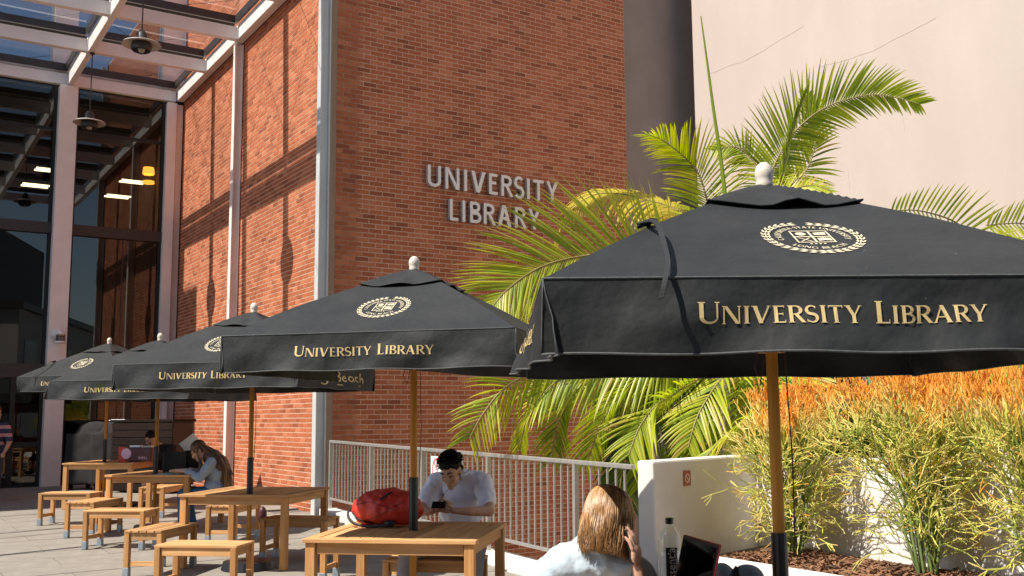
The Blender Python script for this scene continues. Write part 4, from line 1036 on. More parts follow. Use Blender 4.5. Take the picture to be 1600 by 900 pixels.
        for i in range(len(fine) - 1):
            a, b = fine[i], fine[i + 1]
            st.add([a - w + th, a + w + th, b + w + th, b - w + th, a - w - th, a + w - th, b + w - th, b - w - th], [(3, 2, 1, 0), (4, 5, 6, 7), (0, 4, 7, 3), (1, 2, 6, 5)])
        st.build('tie_strap', MT['fabric'], t, smooth=False)
        lm_ = MB(); lp = [(s0 - 0.03 + 0.06 * sin(i * pi / 6), s0 + 0.03 - 0.03 * i / 6, cz(s0, s0) + 0.012 + 0.02 * sin(i * pi / 6)) for i in range(7)]
        lm_.tube(lp, 0.007, 5, flat=2.0); lm_.build('strap_loop', MT['fabric'], t)
    return t
YU = rad(-10.7)
umbrella(1.062, 4.16, rad(0.6), -0.078, 1, 'nearest black umbrella, filling the right side above the woman on the phone', rise=0.50, strap=(0.60, 1), flare={0: (0.03, 0.0), 3: (0.34, -0.10)})
umbrella(-0.73, 7.50, YU - rad(2.5), 0.0, 2, 'black umbrella over the table with the red backpack', rise=0.53, sc=1.035, flare={1: (0.0, 0.12), 2: (0.05, 1.25)})
umbrella(-2.72, 10.62, YU - rad(3), -0.05, 3, 'black umbrella over the empty middle table, gold brush writing on its side flap', detail=1, flare={3: (0.2, 0.0)})
umbrella(-4.84, 13.9, YU, -0.12, 4, 'black umbrella over the table where the long-haired woman sits', detail=1, flare={0: (0.15, -0.05), 3: (0.2, 0.3)})
umbrella(-6.85, 17.2, YU - 0.15, 0.05, 5, 'farthest black umbrella beside the column of the glass front', detail=1, strap=(0.62, 1))

# ================================================================ TABLES AND BENCHES
def make_table():
    t = thing('picnic_table', 'x', 'table', (0, 0, 0), 0, 'square teak tables on the terrace')
    Wd, Hh = 1.20, 0.745; h = Wd / 2
    for (x0, x1, y0, y1, nm, m) in ((-h, h, -h, -h + .09, 'edge_board', 'woodx'), (-h, h, h - .09, h, 'edge_board', 'woodx'), (-h, -h + .09, -h + .092, h - .092, 'edge_board', 'woody'), (h - .09, h, -h + .092, h - .092, 'edge_board', 'woody')):
        MB().b2((x0, y0, Hh - .028), (x1, y1, Hh)).build(nm, MT[m], t, bevel=.004)
    ns = 11; w = (Wd - .184) / ns
    for i in range(ns):
        x = -h + .092 + w * (i + .5)
        if abs(x) < 0.04:
            for y0, y1 in ((-h + .094, -0.035), (0.035, h - .094)): MB().b2((x - w / 2 + .003, y0, Hh - .026), (x + w / 2 - .003, y1, Hh - .002)).build('slat', MT['woody'], t, bevel=.002)
        else: MB().b2((x - w / 2 + .0045, -h + .096, Hh - .026), (x + w / 2 - .0045, h - .096, Hh - .002)).build('slat', MT['woody'], t, bevel=.002)
    for s in (-1, 1):
        MB().b2((-h + .09, s * (h - .045) - .012, Hh - .105), (h - .09, s * (h - .045) + .012, Hh - .029)).build('apron', MT['woodx'], t, bevel=.002)
        MB().b2((s * (h - .045) - .012, -h + .09, Hh - .105), (s * (h - .045) + .012, h - .09, Hh - .029)).build('apron', MT['woody'], t, bevel=.002)
        MB().b2((-h + .06, s * .14 - .02, Hh - .075), (h - .06, s * .14 + .02, Hh - .029)).build('crossbar', MT['woodx'], t)
        for q in (-1, 1): MB().b2((s * (h - .05) - .034, q * (h - .05) - .034, 0.0), (s * (h - .05) + .034, q * (h - .05) + .034, Hh - .029)).build('leg', MT['woodz'], t, bevel=.004)
    return t
def make_bench():
    t = thing('slatted_bench', 'x', 'bench', (0, 0, 0), 0, 'short slatted teak benches round the tables')
    Lb, Db, Hb = 0.76, 0.40, 0.45; ns = 5; w = Db / ns
    for i in range(ns):
        y = -Db / 2 + w * (i + .5); MB().b2((-Lb / 2, y - w / 2 + .005, Hb - .022), (Lb / 2, y + w / 2 - .005, Hb)).build('slat', MT['woodx'], t, bevel=.004)
    for s in (-1, 1):
        MB().b2((-Lb / 2 + .06, s * (Db / 2 - .03) - .011, Hb - .092), (Lb / 2 - .06, s * (Db / 2 - .03) + .011, Hb - .0225)).build('apron', MT['woodx'], t, bevel=.002)
        MB().b2((s * (Lb / 2 - .03) - .011, -Db / 2 + .06, Hb - .092), (s * (Lb / 2 - .03) + .011, Db / 2 - .06, Hb - .0225)).build('apron', MT['woody'], t, bevel=.002)
        MB().b2((s * (Lb / 2 - .032) - .011, -Db / 2 + .06, .11), (s * (Lb / 2 - .032) + .011, Db / 2 - .06, .155)).build('stretcher', MT['woody'], t, bevel=.002)
        for q in (-1, 1):
            lg = MB().b2((s * (Lb / 2 - .03) - .026, q * (Db / 2 - .03) - .026, 0.004), (s * (Lb / 2 - .03) + .026, q * (Db / 2 - .03) + .026, Hb - .0225)).build('leg', MT['woodz'], t, bevel=.003)
            f = MB(); X, Y = s * (Lb / 2 - .03), q * (Db / 2 - .03)
            f.b2((X - .029, Y - .029, .0), (X + .029, Y + .029, .095)); f.build('foot_bracket', MT['foot'], lg, bevel=.003)
    return t
def place(proto, first, x, y, rz, label, dz=0.0, group=None):
    o = proto if first else copy_tree(proto)
    o.location = (x, y, G(y) + dz); o.rotation_euler = (0, 0, rz); o['label'] = label
    if group: o['group'] = group
    return o
tp = make_table()
for i, (x, y, r, dz, lb) in enumerate([
    (-0.745, 7.51, rad(-9.5), 0, 'square teak table holding the red backpack'),
    (-2.76, 11.10, rad(-10.5), 0, 'square teak table with nothing on it, third from the right'),
    (-4.80, 14.28, rad(-8), 0, 'square teak table with laptop and papers of the long-haired woman'),
    (-6.74, 17.35, rad(-5), 0, 'farthest square teak table, with the maroon bag on it'),
    (1.04, 4.28, rad(-6), 0.065, 'square teak table under the nearest umbrella with laptop and bottle')]):
    place(tp, i == 0, x, y, r, lb, dz)
bp_ = make_bench()
def bl_(p, kind, rz):       # p = middle of the front top edge; L = long side to the viewer, E = end to the viewer
    d = 0.20 if kind == 'L' else 0.38
    c = Vector((p[0], p[1], 0)) + Vector((-sin(rz), cos(rz), 0)) * d
    return c.x, c.y, rz + (0 if kind == 'L' else pi / 2)
BEN = [
    ((-2.765, 8.976, 0.481), 'L', rad(-9), 'near bench with its long side facing us, in front of the empty middle table'),
    ((-3.608, 10.062, 0.495), 'E', rad(-9), 'bench pointing away from us at the left side of the empty middle table'),
    ((-4.678, 12.064, 0.520), 'L', rad(-7), 'bench with its long side facing us, in front of the table with laptop and papers'),
    ((-5.538, 13.156, 0.533), 'E', rad(-7), 'bench pointing away at the left of the table with laptop and papers'),
    ((-6.347, 14.548, 0.551), 'L', rad(-4), 'leftmost bench, in front of the farthest table'),
    ((-5.436, 15.444, 0.562), 'E', rad(-6), 'far bench between the two farthest tables'),
    ((-3.544, 12.486, 0.525), 'E', rad(-9), 'bench the long-haired woman sits on'),
    ((-2.359, 11.013, 0.506), 'L', rad(-12), 'shaded bench behind the empty middle table by the corner post'),
    ((-1.446, 9.619, 0.489), 'L', rad(-11), 'bench hidden behind the table with the red backpack'),
    ((-0.561, 8.146, 0.471), 'L', rad(-11), 'bench the man in the white T-shirt sits on'),
]
for i, (p, k, r, lb) in enumerate(BEN):
    x, y, rz = bl_(p, k, r)
    if lb.startswith('bench the man'): x, y = -0.62, 8.20
    place(bp_, i == 0, x, y, rz, lb)
place(bp_, False, -1.78, 6.95, rad(90 - 22), 'nearest bench at the bottom edge, left of the backpack table')
place(bp_, False, 0.30, 4.35, rad(80), 'bench the woman in the denim jacket sits on')

# ================================================================ PALMS
def crm(P_, n):
    out = []
    for i in range(len(P_) - 1):
        for q in range(n):
            u = q / n; p0, p1, p2, p3 = P_[max(0, i - 1)], P_[i], P_[i + 1], P_[min(len(P_) - 1, i + 2)]
            out.append(0.5 * ((2 * p1) + (-p0 + p2) * u + (2 * p0 - 5 * p1 + 4 * p2 - p3) * u * u + (-p0 + 3 * p1 - 3 * p2 + p3) * u ** 3))
    out.append(P_[-1].copy()); return out
def frond(parent, ctrl, ll=0.55, sp=0.032, side=None, m='palm', fwdk=0.7, droop=0.25, seed=0, w=0.014, up=None, start=0.12, lift=0.0, tone=0.0, asym=(1, 1), dirs=None):
    """ctrl: rachis control points from the crown to the tip; leaflets on both sides in the plane given by `side`"""
    rg = random.Random(seed); P_ = crm([Vector(c) for c in ctrl], 14)
    L = [0]
    for a, b in zip(P_, P_[1:]): L.append(L[-1] + (b - a).length)
    tot = L[-1]; o = Vector(parent.location)
    rc = MB(); rc.tube([p - o for p in P_], [0.014 * (1 - 0.8 * i / len(P_)) + 0.002 for i in range(len(P_))], 6)
    fr = rc.build('rachis' if False else 'frond', MT['rachis'], parent, smooth=True)
    lf = MB(); n = int(tot / sp)
    for k in range(n):
        s = (k + 0.5) / n
        if s < start: continue
        d = s * tot; i = 0
        while i < len(L) - 2 and L[i + 1] < d: i += 1
        u = (d - L[i]) / max(1e-6, L[i + 1] - L[i]); p = P_[i].lerp(P_[i + 1], u); t = (P_[min(i + 2, len(P_) - 1)] - P_[max(0, i - 1)]).normalized()
        sd = Vector(side) if side else t.cross(Vector((0, 0, 1)))
        sd = (sd - t * sd.dot(t)).normalized(); upv = sd.cross(t).normalized()
        if upv.z < 0: upv = -upv
        env = (0.45 + 0.55 * sin(pi * min(1, (s - start) / (1 - start) * 0.9 + 0.16)) ** 0.7) * (1 - 0.35 * s)
        for q in (-1, 1):
            l = ll * env * rg.uniform(0.86, 1.08) * asym[0 if q < 0 else 1]
            if rg.random() < 0.02: continue
            fk = fwdk * (0.55 + 1.1 * s) * rg.uniform(0.85, 1.15)
            dr = (sd * q + t * fk + upv * (0.12 + lift + rg.uniform(-.1, .1))).normalized()
            seg = 5; pts = []; v = dr.copy(); c = p.copy(); step = l / seg
            for j in range(seg + 1):
                pts.append(c.copy()); v = (v + Vector((0, 0, -1)) * droop * (0.25 + 0.5 * j / seg) * rg.uniform(.8, 1.2)).normalized(); c = c + v * step
            tn = min(1, max(0, 0.45 + tone + rg.gauss(0, 0.17)))
            ww = w * rg.uniform(0.85, 1.15)
            for j in range(seg):
                w0 = ww * (0.55, 1.0, 1.0, 0.85, 0.55, 0.08)[j]; w1 = ww * (0.55, 1.0, 1.0, 0.85, 0.55, 0.08)[j + 1]
                tt = (pts[j + 1] - pts[j]).normalized(); nrm = tt.cross(upv); nrm = nrm.normalized() if nrm.length > 1e-4 else sd; fold = nrm.cross(tt) * 0.35
                a, b = pts[j] - o, pts[j + 1] - o
                lf.add([a - nrm * w0 - fold * w0, a, a + nrm * w0 - fold * w0, b - nrm * w1 - fold * w1, b, b + nrm * w1 - fold * w1], [(0, 1, 4, 3), (1, 2, 5, 4)], min(1, tn + 0.06 * j))
    lf.build('leaflets', MT[m], fr, tone=True)
    return fr
def trunk(t, pts, r0, r1):
    mb = MB(); o = Vector(t.location); Q = crm([Vector(p) for p in pts], 10)
    mb.tube([p - o for p in Q], [r0 + (r1 - r0) * i / len(Q) + (0.012 if i % 3 == 0 else 0) for i in range(len(Q))], 14)
    mb.build('trunk', MT['trunk'], t, smooth=True)
c1 = (2.438, 12.000, 2.914)
p1 = thing('palm_tree', 'feathery green palm with arching fronds in front of the brick wall', 'palm', (c1[0], c1[1], -1.35), 0)
trunk(p1, [(c1[0] + .2, c1[1] + .2, -1.35), (c1[0] + .1, c1[1], .6), c1], 0.13, 0.07)
vw = (0.0, 0.35, 0.94)
# left arching frond
frond(p1, [c1, (1.559, 11.600, 3.384), (0.942, 11.300, 3.371), (0.353, 11.000, 3.207), (-0.069, 10.800, 2.903), (-0.329, 10.700, 2.552)], 1.38, 0.034, (0.25, 0.35, 0.9), 'palm', 0.85, 0.10, 1, 0.0145, start=0.18, tone=.08)
# yellow arch
frond(p1, [c1, (2.231, 12.600, 4.002), (1.740, 12.800, 4.322), (1.124, 12.800, 4.404), ((0.726, 12.700, 4.119)), (0.553, 12.600, 3.690)], 0.85, 0.028, (0.3, 0.8, 0.5), 'palmy', 0.5, 0.5, 2, 0.016, tone=0.2, start=0.2)
# upper left plume
frond(p1, [c1, (2.504, 12.400, 3.679), (2.475, 12.600, 4.289), (2.334, 12.600, 4.689), (1.945, 12.400, 4.971), (1.709, 12.300, 5.044)], 0.95, 0.036, (-0.9, 0.1, 0.2), 'palm', 0.75, 0.2, 3, 0.013, start=0.25, asym=(1, .8), tone=0.1)
for i, (pts, l_, s_, tn_) in enumerate((
    ([c1, (1.800, 11.000, 2.281), (1.091, 10.900, 2.075), (0.535, 10.800, 1.973), (0.192, 10.800, 1.639), (0.066, 10.800, 1.239)], 0.85, (0.5, 0.3, 0.8), .1),
    ([c1, (2.292, 12.600, 2.106), (1.886, 12.600, 1.794), (1.637, 12.600, 1.327), (1.543, 12.600, 0.708)], 1.0, (0.8, 0.2, 0.4), -.25),
    ([c1, (1.635, 12.400, 2.259), (1.005, 12.400, 2.031), (0.608, 12.400, 1.647), (0.445, 12.400, 1.035)], 0.9, (0.7, 0.2, 0.5), -.2),
    ([c1, (2.541, 12.300, 1.936), (2.354, 12.200, 1.554), (2.240, 12.100, 0.957)], 1.05, (0.8, 0.2, 0.4), -.2),
    ([c1, (2.399, 10.900, 2.166), (2.103, 10.500, 1.882), (1.859, 10.300, 1.556), (1.735, 10.200, 1.242)], 1.0, (0.8, 0.2, 0.5), .15),
    ([c1, (1.779, 11.800, 2.223), (1.362, 11.800, 1.930), (1.028, 11.900, 1.492), (0.840, 12.000, 0.975)], 0.95, (0.7, 0.2, 0.5), 0),
    ([c1, (1.865, 12.200, 3.177), (1.231, 12.100, 3.053), (0.681, 12.000, 2.701), (0.371, 12.000, 2.247), (0.290, 12.000, 1.797)], 0.9, (0.3, 0.3, 0.85), .2),
    ([c1, (2.844, 11.900, 2.219), (3.105, 11.800, 1.915), (3.024, 11.700, 1.475), (2.797, 11.600, 0.976)], 1.0, (0.8, 0.2, 0.4), .05))):
    frond(p1, pts, l_, 0.044, s_, 'palm', 0.75, 0.2, 60 + i, 0.0135, start=0.25, tone=tn_)
# spear leaf
sp_ = MB(); a = [Vector(c1), Vector((2.626, 12.200, 4.040)), Vector((2.544, 12.400, 5.564)), Vector((2.461, 12.500, 6.660))]; o_ = Vector(p1.location)
sp_.tube([p - o_ for p in crm(a, 8)], [0.035 * (1 - i / 26) + 0.004 for i in range(25)], 6); sp_.t = [0.35] * len(sp_.f)
sp_.build('spear_leaf', MT['palm'], p1, tone=True)
# hanging fan frond under the second umbrella
frond(p1, [c1, (1.307, 11.200, 2.476), (0.538, 10.800, 2.177), (-0.029, 10.600, 1.904), (-0.294, 10.500, 1.621), (-0.451, 10.450, 1.344)], 1.05, 0.050, (0.7, 0.2, 0.65), 'palm', 0.7, 0.16, 4, 0.0125, start=0.25, tone=0.15)
# lower fronds in front of the planter wall top
frond(p1, [c1, (2.407, 11.600, 2.206), (1.772, 11.000, 1.818), (1.506, 10.800, 1.667), (1.311, 10.700, 1.429), (1.187, 10.600, 1.156)], 1.05, 0.036, (0.8, 0.2, 0.55), 'palm', 0.8, 0.16, 5, 0.013, start=0.3, tone=0.1)
frond(p1, [(2.759, 11.200, 2.463), (2.982, 10.800, 1.985), (2.699, 10.400, 1.743), (2.263, 10.100, 1.490), (1.899, 9.900, 1.218), (1.686, 9.800, 0.893)], 1.0, 0.046, (0.8, 0.1, 0.6), 'palm', 0.9, 0.22, 6, 0.014, start=0.2, tone=0.12)
frond(p1, [c1, (1.993, 12.200, 2.244), (1.239, 12.400, 2.029), (0.618, 12.500, 1.960), (0.223, 12.500, 1.807)], 0.8, 0.04, (0.2, 0.2, 0.95), 'palm', 0.6, 0.5, 7, 0.017, start=0.3)
frond(p1, [c1, (2.805, 12.800, 1.950), (2.587, 13.000, 1.472), (2.247, 13.000, 0.994), (1.986, 13.000, 0.361)], 1.0, 0.035, (0.9, 0.2, 0.1), 'palm', 0.6, 0.3, 8, 0.022, start=0.1, tone=-.05)
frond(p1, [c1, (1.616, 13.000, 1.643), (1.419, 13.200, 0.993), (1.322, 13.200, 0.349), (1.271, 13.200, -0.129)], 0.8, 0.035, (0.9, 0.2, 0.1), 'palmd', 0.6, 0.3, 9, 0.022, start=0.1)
c2 = (3.175, 12.800, 4.158)
p2 = thing('palm_tree', 'tall palm whose top frond bends right across the pink wall', 'palm', (c2[0], c2[1], -1.35), 0)
trunk(p2, [(c2[0] - .1, c2[1] + .2, -1.35), (c2[0], c2[1], 1.4), c2], 0.11, 0.05)
frond(p2, [c2, (3.388, 12.800, 4.729), (3.655, 12.800, 5.168), (4.072, 12.700, 5.493), (4.664, 12.600, 5.626), (5.214, 12.500, 5.462)], 0.82, 0.034, (0.35, 0.2, -0.9), 'palm', 0.75, 0.12, 11, 0.015, start=0.15, asym=(1.05, .75), tone=-.1)
frond(p2, [c2, (3.378, 12.600, 4.363), (3.477, 12.500, 4.835), (3.637, 12.500, 5.334), (3.793, 12.500, 5.711)], 0.42, 0.026, (0.5, 0.8, 0.2), 'palm', 1.6, 0.0, 12, 0.017, start=0.2, tone=-.15)
frond(p2, [c2, (3.322, 13.000, 4.539), (3.232, 13.100, 4.866), (2.987, 13.100, 5.085), (2.688, 13.100, 5.045)], 0.55, 0.036, (0.4, 0.2, 0.8), 'palm', 0.7, 0.3, 13, 0.015, start=0.2)
frond(p2, [c2, (3.657, 13.000, 4.536), (3.924, 13.100, 4.799), (4.055, 13.100, 5.250), (3.969, 13.100, 5.778)], 0.6, 0.036, (0.9, 0.2, 0.2), 'palm', 0.9, 0.15, 14, 0.015, start=0.2, tone=-.05)
frond(p2, [c2, (3.389, 12.200, 4.273), (3.676, 12.100, 4.328), (3.874, 12.000, 4.224)], 0.4, 0.03, (0.1, 0.8, 0.8), 'palm', 0.6, 0.1, 15, 0.014, start=0.1, tone=.2)
c3 = (5.005, 11.000, 2.426)
p3 = thing('palm_tree', 'palm at the right edge showing only frond tips above the nearest umbrella', 'palm', (c3[0], c3[1], -1.35), 0)
trunk(p3, [(c3[0], c3[1], -1.35), (c3[0] + .1, c3[1], 1.0), c3], 0.12, 0.06)
frond(p3, [c3, (5.225, 11.200, 3.301), (5.033, 11.200, 3.652), (4.571, 11.100, 3.797), (4.176, 11.000, 3.780)], 0.62, 0.055, (0.3, 0.1, 0.9), 'palm', -0.2, 0.05, 21, 0.014, start=0.25, tone=-.1, lift=.3)
frond(p3, [c3, (5.397, 11.000, 3.055), (5.778, 11.000, 3.464), (5.597, 10.900, 3.604), (5.130, 10.800, 3.575)], 0.6, 0.05, (0.3, 0.1, 0.9), 'palm', -0.3, 0.05, 22, 0.014, start=0.25, lift=.3)
frond(p3, [c3, (4.672, 10.600, 2.128), (4.371, 10.400, 1.858), (4.104, 10.300, 1.345), (4.009, 10.300, 0.839)], 1.0, 0.04, (0.9, 0.2, 0.1), 'palm', 0.35, 0.4, 23, 0.022, start=0.1)
frond(p3, [c3, (4.984, 10.400, 2.212), (5.188, 10.200, 1.908), (5.261, 10.000, 1.712)], 0.9, 0.04, (0.1, 0.2, 0.9), 'palm', 0.6, 0.4, 24, 0.02, start=0.05)
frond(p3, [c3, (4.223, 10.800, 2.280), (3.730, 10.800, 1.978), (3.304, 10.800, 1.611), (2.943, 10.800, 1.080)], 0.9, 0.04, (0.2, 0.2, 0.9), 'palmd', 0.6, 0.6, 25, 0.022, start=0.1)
frond(p3, [c3, (4.363, 10.500, 2.125), (3.961, 10.200, 1.983), (3.900, 10.200, 1.601), (3.866, 10.200, 1.223)], 0.6, 0.03, (0.9, 0.2, 0.1), 'palm', 0.8, 0.4, 26, 0.02, start=0.1, tone=-.1)

c4 = (3.979, 11.600, 2.192)
p4 = thing('palm_tree', 'low dense palm directly behind the planter wall and the firestick shrubs', 'palm', (c4[0], c4[1], -1.35), 0)
trunk(p4, [(c4[0], c4[1], -1.35), (c4[0] + .05, c4[1], 0.4), c4], 0.12, 0.07)
for i, (pts, m_, tn_) in enumerate((
    ([c4, (3.485, 11.300, 2.179), (2.967, 11.000, 1.959), (2.649, 10.900, 1.550), (2.438, 10.800, 1.085)], 'palm', .05),
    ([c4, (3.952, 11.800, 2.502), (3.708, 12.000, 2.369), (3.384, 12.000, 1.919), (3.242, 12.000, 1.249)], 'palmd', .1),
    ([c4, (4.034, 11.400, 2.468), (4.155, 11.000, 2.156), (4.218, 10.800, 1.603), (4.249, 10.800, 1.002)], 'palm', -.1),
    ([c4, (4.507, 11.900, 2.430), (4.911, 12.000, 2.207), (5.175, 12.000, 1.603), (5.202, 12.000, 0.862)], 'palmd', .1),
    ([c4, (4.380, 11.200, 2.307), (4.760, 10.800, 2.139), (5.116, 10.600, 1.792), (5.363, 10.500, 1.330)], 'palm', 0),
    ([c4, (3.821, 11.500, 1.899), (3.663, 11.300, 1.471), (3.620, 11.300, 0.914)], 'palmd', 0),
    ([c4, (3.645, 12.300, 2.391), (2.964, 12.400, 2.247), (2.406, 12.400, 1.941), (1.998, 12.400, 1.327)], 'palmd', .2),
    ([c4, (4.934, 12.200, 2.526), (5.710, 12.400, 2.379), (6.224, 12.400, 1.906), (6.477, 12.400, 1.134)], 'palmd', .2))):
    frond(p4, pts, 1.0, 0.036, (0.85, 0.25, 0.3), m_, 0.6, 0.4, 40 + i, 0.024, start=0.12, tone=tn_)

# ================================================================ FIRESTICK SHRUBS
def firestick(x, y, z, H_, spread, label, seed, nst=9, orange0=0.72, width=0.6):
    rg = random.Random(seed)
    ph_ = rg.uniform(0, 99)
    t = thing('firestick_shrub', label, 'shrub', (x, y, z), 0, 'pencil-stemmed firestick shrubs in the planter')
    st = MB(); tw = MB(); count = [0]
    def rdir(v, ang):
        o = v.orthogonal().normalized(); o = Matrix.Rotation(rg.uniform(0, 2 * pi), 3, v) @ o
        return (v * cos(ang) + o * sin(ang)).normalized()
    def twig(p, d, ln, r, lvl, dark):
        """thin pencil shoots, forking"""
        if count[0] > 14000 or p.z < 0.02: return
        count[0] += 1
        h = p.z / H_
        orange = orange0 + 0.16 * noise.noise(Vector((p.x * 3.5 + ph_, p.y * 3.5, 0)))
        q = p + d * ln + Vector((rg.gauss(0, .008), rg.gauss(0, .008), 0)); h = q.z / H_
        tn = 0.05 + 0.13 * lvl + rg.gauss(0, 0.11) - dark
        if h > orange - 0.07: tn += (h - orange + 0.07) * 2.6
        elif lvl >= 3 and rg.random() < 0.05: tn += 0.3
        tn = min(1, max(0.02, tn))
        tw.tube([p, p.lerp(q, .5) + Vector((rg.gauss(0, .004), rg.gauss(0, .004), rg.gauss(0, .003))), q], [r, r * .93, r * .82], 4, caps=lvl >= 3, tones=[tn, min(1, tn + .05)])
        if lvl >= 4: return
        nb = rg.choice((2, 2, 3)) if lvl < 3 else rg.choice((1, 2, 3))
        for k in range(nb):
            v = rdir(d, rg.uniform(.25, .75))
            if h > orange - 0.1: v = (v * .8 + Vector((0, 0, .75))).normalized()
            elif h < 0.45: v = (v + Vector((0, 0, rg.uniform(-.45, .25)))).normalized()
            else: v = (v + Vector((0, 0, .12))).normalized()
            twig(q, v, ln * rg.uniform(.62, .95), max(.0030, r * .86), lvl + 1, dark)
    for i in range(nst):
        a = 2 * pi * i / nst + rg.uniform(-.35, .35); rr_ = width * rg.uniform(.25, 1.0) * spread; top = H_ * rg.uniform(.62, .93)
        b0 = Vector((.06 * cos(a), .06 * sin(a), 0)); e0 = Vector((rr_ * cos(a), rr_ * sin(a), top))
        mid = b0.lerp(e0, .5) + Vector((-.12 * cos(a) * rr_, -.12 * sin(a) * rr_, .10)); P_ = [b0, b0.lerp(mid, .5) + Vector((rg.gauss(0, .02), rg.gauss(0, .02), 0)), mid, mid.lerp(e0, .5) + Vector((rg.gauss(0, .03), rg.gauss(0, .03), 0)), e0]
        Q = crm(P_, 4); n_ = len(Q); st.tube(Q, [.0125 * (1 - .55 * j / n_) for j in range(n_)], 6)
        for j in range(2, n_):
            for k in range(rg.choice((0, 1, 1, 2)) if j < n_ - 4 else 2):
                tdir = (Q[j] - Q[j - 1]).normalized(); v = rdir(tdir, rg.uniform(.5, 1.15)); out = Vector((Q[j].x, Q[j].y, 0)); v = (v + out * .5).normalized()
                twig(Q[j], v, H_ * rg.uniform(.075, .14), rg.uniform(.0048, .0064), 1, .10 if rg.random() < .35 else 0)
        for k in range(3):
            v = rdir(Vector((0, 0, 1)), rg.uniform(.1, .6)); twig(Q[-1], v, H_ * rg.uniform(.05, .085), .006, 1, 0)
    st.build('stems', MT['stem'], t, smooth=True); tw.build('twigs', MT['euph'], t, tone=True)
b1 = (2.392, 8.950, 0.358); b2 = (3.115, 7.850, 0.379); b3 = (3.693, 7.200, 0.418); b4 = (3.858, 8.300, 0.371)
firestick(b1[0], b1[1], 0.33, 1.36, 0.62, 'firestick shrub behind the nearest umbrella pole, left end of the planter', 5, 14, .88)
firestick(b2[0], b2[1], 0.33, 1.46, 0.90, 'firestick shrub with orange tips and bare green trunks, middle of the planter', 8, 15, .87, .56)
firestick(b3[0], b3[1], 0.33, 1.46, 0.85, 'firestick shrub cut off by the right edge of the photo', 12, 15, .85)

# ================================================================ PEOPLE
def caps(mb, a, b, r0, r1=None, n=12):
    r1 = r0 if r1 is None else r1; a, b = Vector(a), Vector(b)
    mb.ell(a, (r0,) * 3, None, n, 7); mb.ell(b, (r1,) * 3, None, n, 7); mb.tube([a, a.lerp(b, .5), b], [r0, (r0 + r1) / 2, r1], n)
def chain(mb, pts, rs):
    for i in range(len(pts) - 1): caps(mb, pts[i], pts[i + 1], rs[i], rs[i + 1])
def head_prims(mb, Hm):
    R = Hm.to_3x3()
    def e(c, r): mb.ell(Hm @ Vector(c), r, R, 16, 10)
    e((0, .012, .03), (.076, .096, .098)); e((0, -.025, -.045), (.060, .068, .078)); e((0, -.078, -.098), (.028, .022, .022))
    e((0, -.080, .034), (.056, .016, .012)); e((.038, -.064, -.022), (.026, .026, .024)); e((-.038, -.064, -.022), (.026, .026, .024))
    caps(mb, Hm @ Vector((0, -.088, .018)), Hm @ Vector((0, -.112, -.026)), .009, .013, 8)
    e((.011, -.100, -.030), (.009, .010, .008)); e((-.011, -.100, -.030), (.009, .010, .008))
    e((0, -.090, -.062), (.024, .012, .008)); e((0, -.088, -.074), (.020, .012, .008))
    e((.078, .012, -.002), (.010, .020, .032)); e((-.078, .012, -.002), (.010, .020, .032))
def hand_prims(mb, w, fdir, up, s=1.0, curl=0.9, thumb=1):
    """w wrist, fdir direction of the fingers, up = back of the hand"""
    w = Vector(w); f = Vector(fdir).normalized(); u = Vector(up); u = (u - f * u.dot(f)).normalized(); q = f.cross(u) * thumb
    R = Matrix((q, f, u)).transposed()
    mb.ell(w + f * .048 * s, (.040 * s, .052 * s, .017 * s), R, 14, 9); mb.ell(w + f * .02 * s + q * .018 * s, (.02 * s, .03 * s, .016 * s), R, 10, 7)
    for k in range(4):
        o = (k - 1.5) * .0195 * s; L = (.036, .043, .040, .031)[k] * s; p = w + f * (.090 if k in (1, 2) else .083) * s - q * o; d = f.copy(); r = .0088 * s
        for j in range(3):
            ax = q; d = (Matrix.Rotation(-curl * (.55 + .1 * k) * (1 if j else .6) * thumb, 3, ax) @ d).normalized()
            n_ = p + d * L * (1, .75, .6)[j]; caps(mb, p, n_, r, r * .92, 8); p = n_; r *= .92
    p = w + f * .03 * s + q * .035 * s; d = (f * .7 + q * .7 - u * .25).normalized()
    for j in range(2):
        n_ = p + d * .034 * s; caps(mb, p, n_, .0105 * s, .0095 * s, 8); p = n_; d = (d + f * .5 - q * .25 - u * .2).normalized()
def strands(name, m, parent, paths, r=0.004, n=4):
    mb = MB()
    for P_ in paths:
        Q = crm([Vector(p) for p in P_], 3); k = len(Q) - 1
        mb.tube(Q, [r * (0.5 + 0.8 * sin(pi * min(1, .25 + .75 * i / k))) * (1 - .55 * (i / k) ** 3) for i in range(k + 1)], n, tone=random.random())
    return mb.build(name, m, parent, smooth=True)
RG = random.Random(11)
def rnd(a): return RG.uniform(-a, a)

# ---- man in white T-shirt
mx, my = -0.435, 8.50
man = thing('person', 'man in white T-shirt bent over his phone behind the backpack table', 'person', (mx, my, G(my)), YU)
Hm = Matrix.Translation((-.020, -.255, 1.105)) @ Matrix.Rotation(rad(-10), 4, 'Z') @ Matrix.Rotation(rad(30), 4, 'X') @ Matrix.Rotation(rad(-4), 4, 'Y')
b = MB(); head_prims(b, Hm)
chain(b, [(0.0, -.05, 1.07), (-.03, -.17, 1.09)], [.060, .055])
EL, ER = (-.27, -.27, .80), (.295, -.27, .80)
chain(b, [(-.205, -.04, 1.03), EL], [.046, .042]); chain(b, [EL, (-.17, -.42, .808), (-.095, -.50, .822)], [.043, .036, .024])
chain(b, [(.215, -.04, 1.03), ER], [.046, .042]); chain(b, [ER, (.17, -.40, .808), (.045, -.485, .822)], [.043, .036, .024])
organic(b, 'body', MT['skin_m'], man, 0.008, 3)
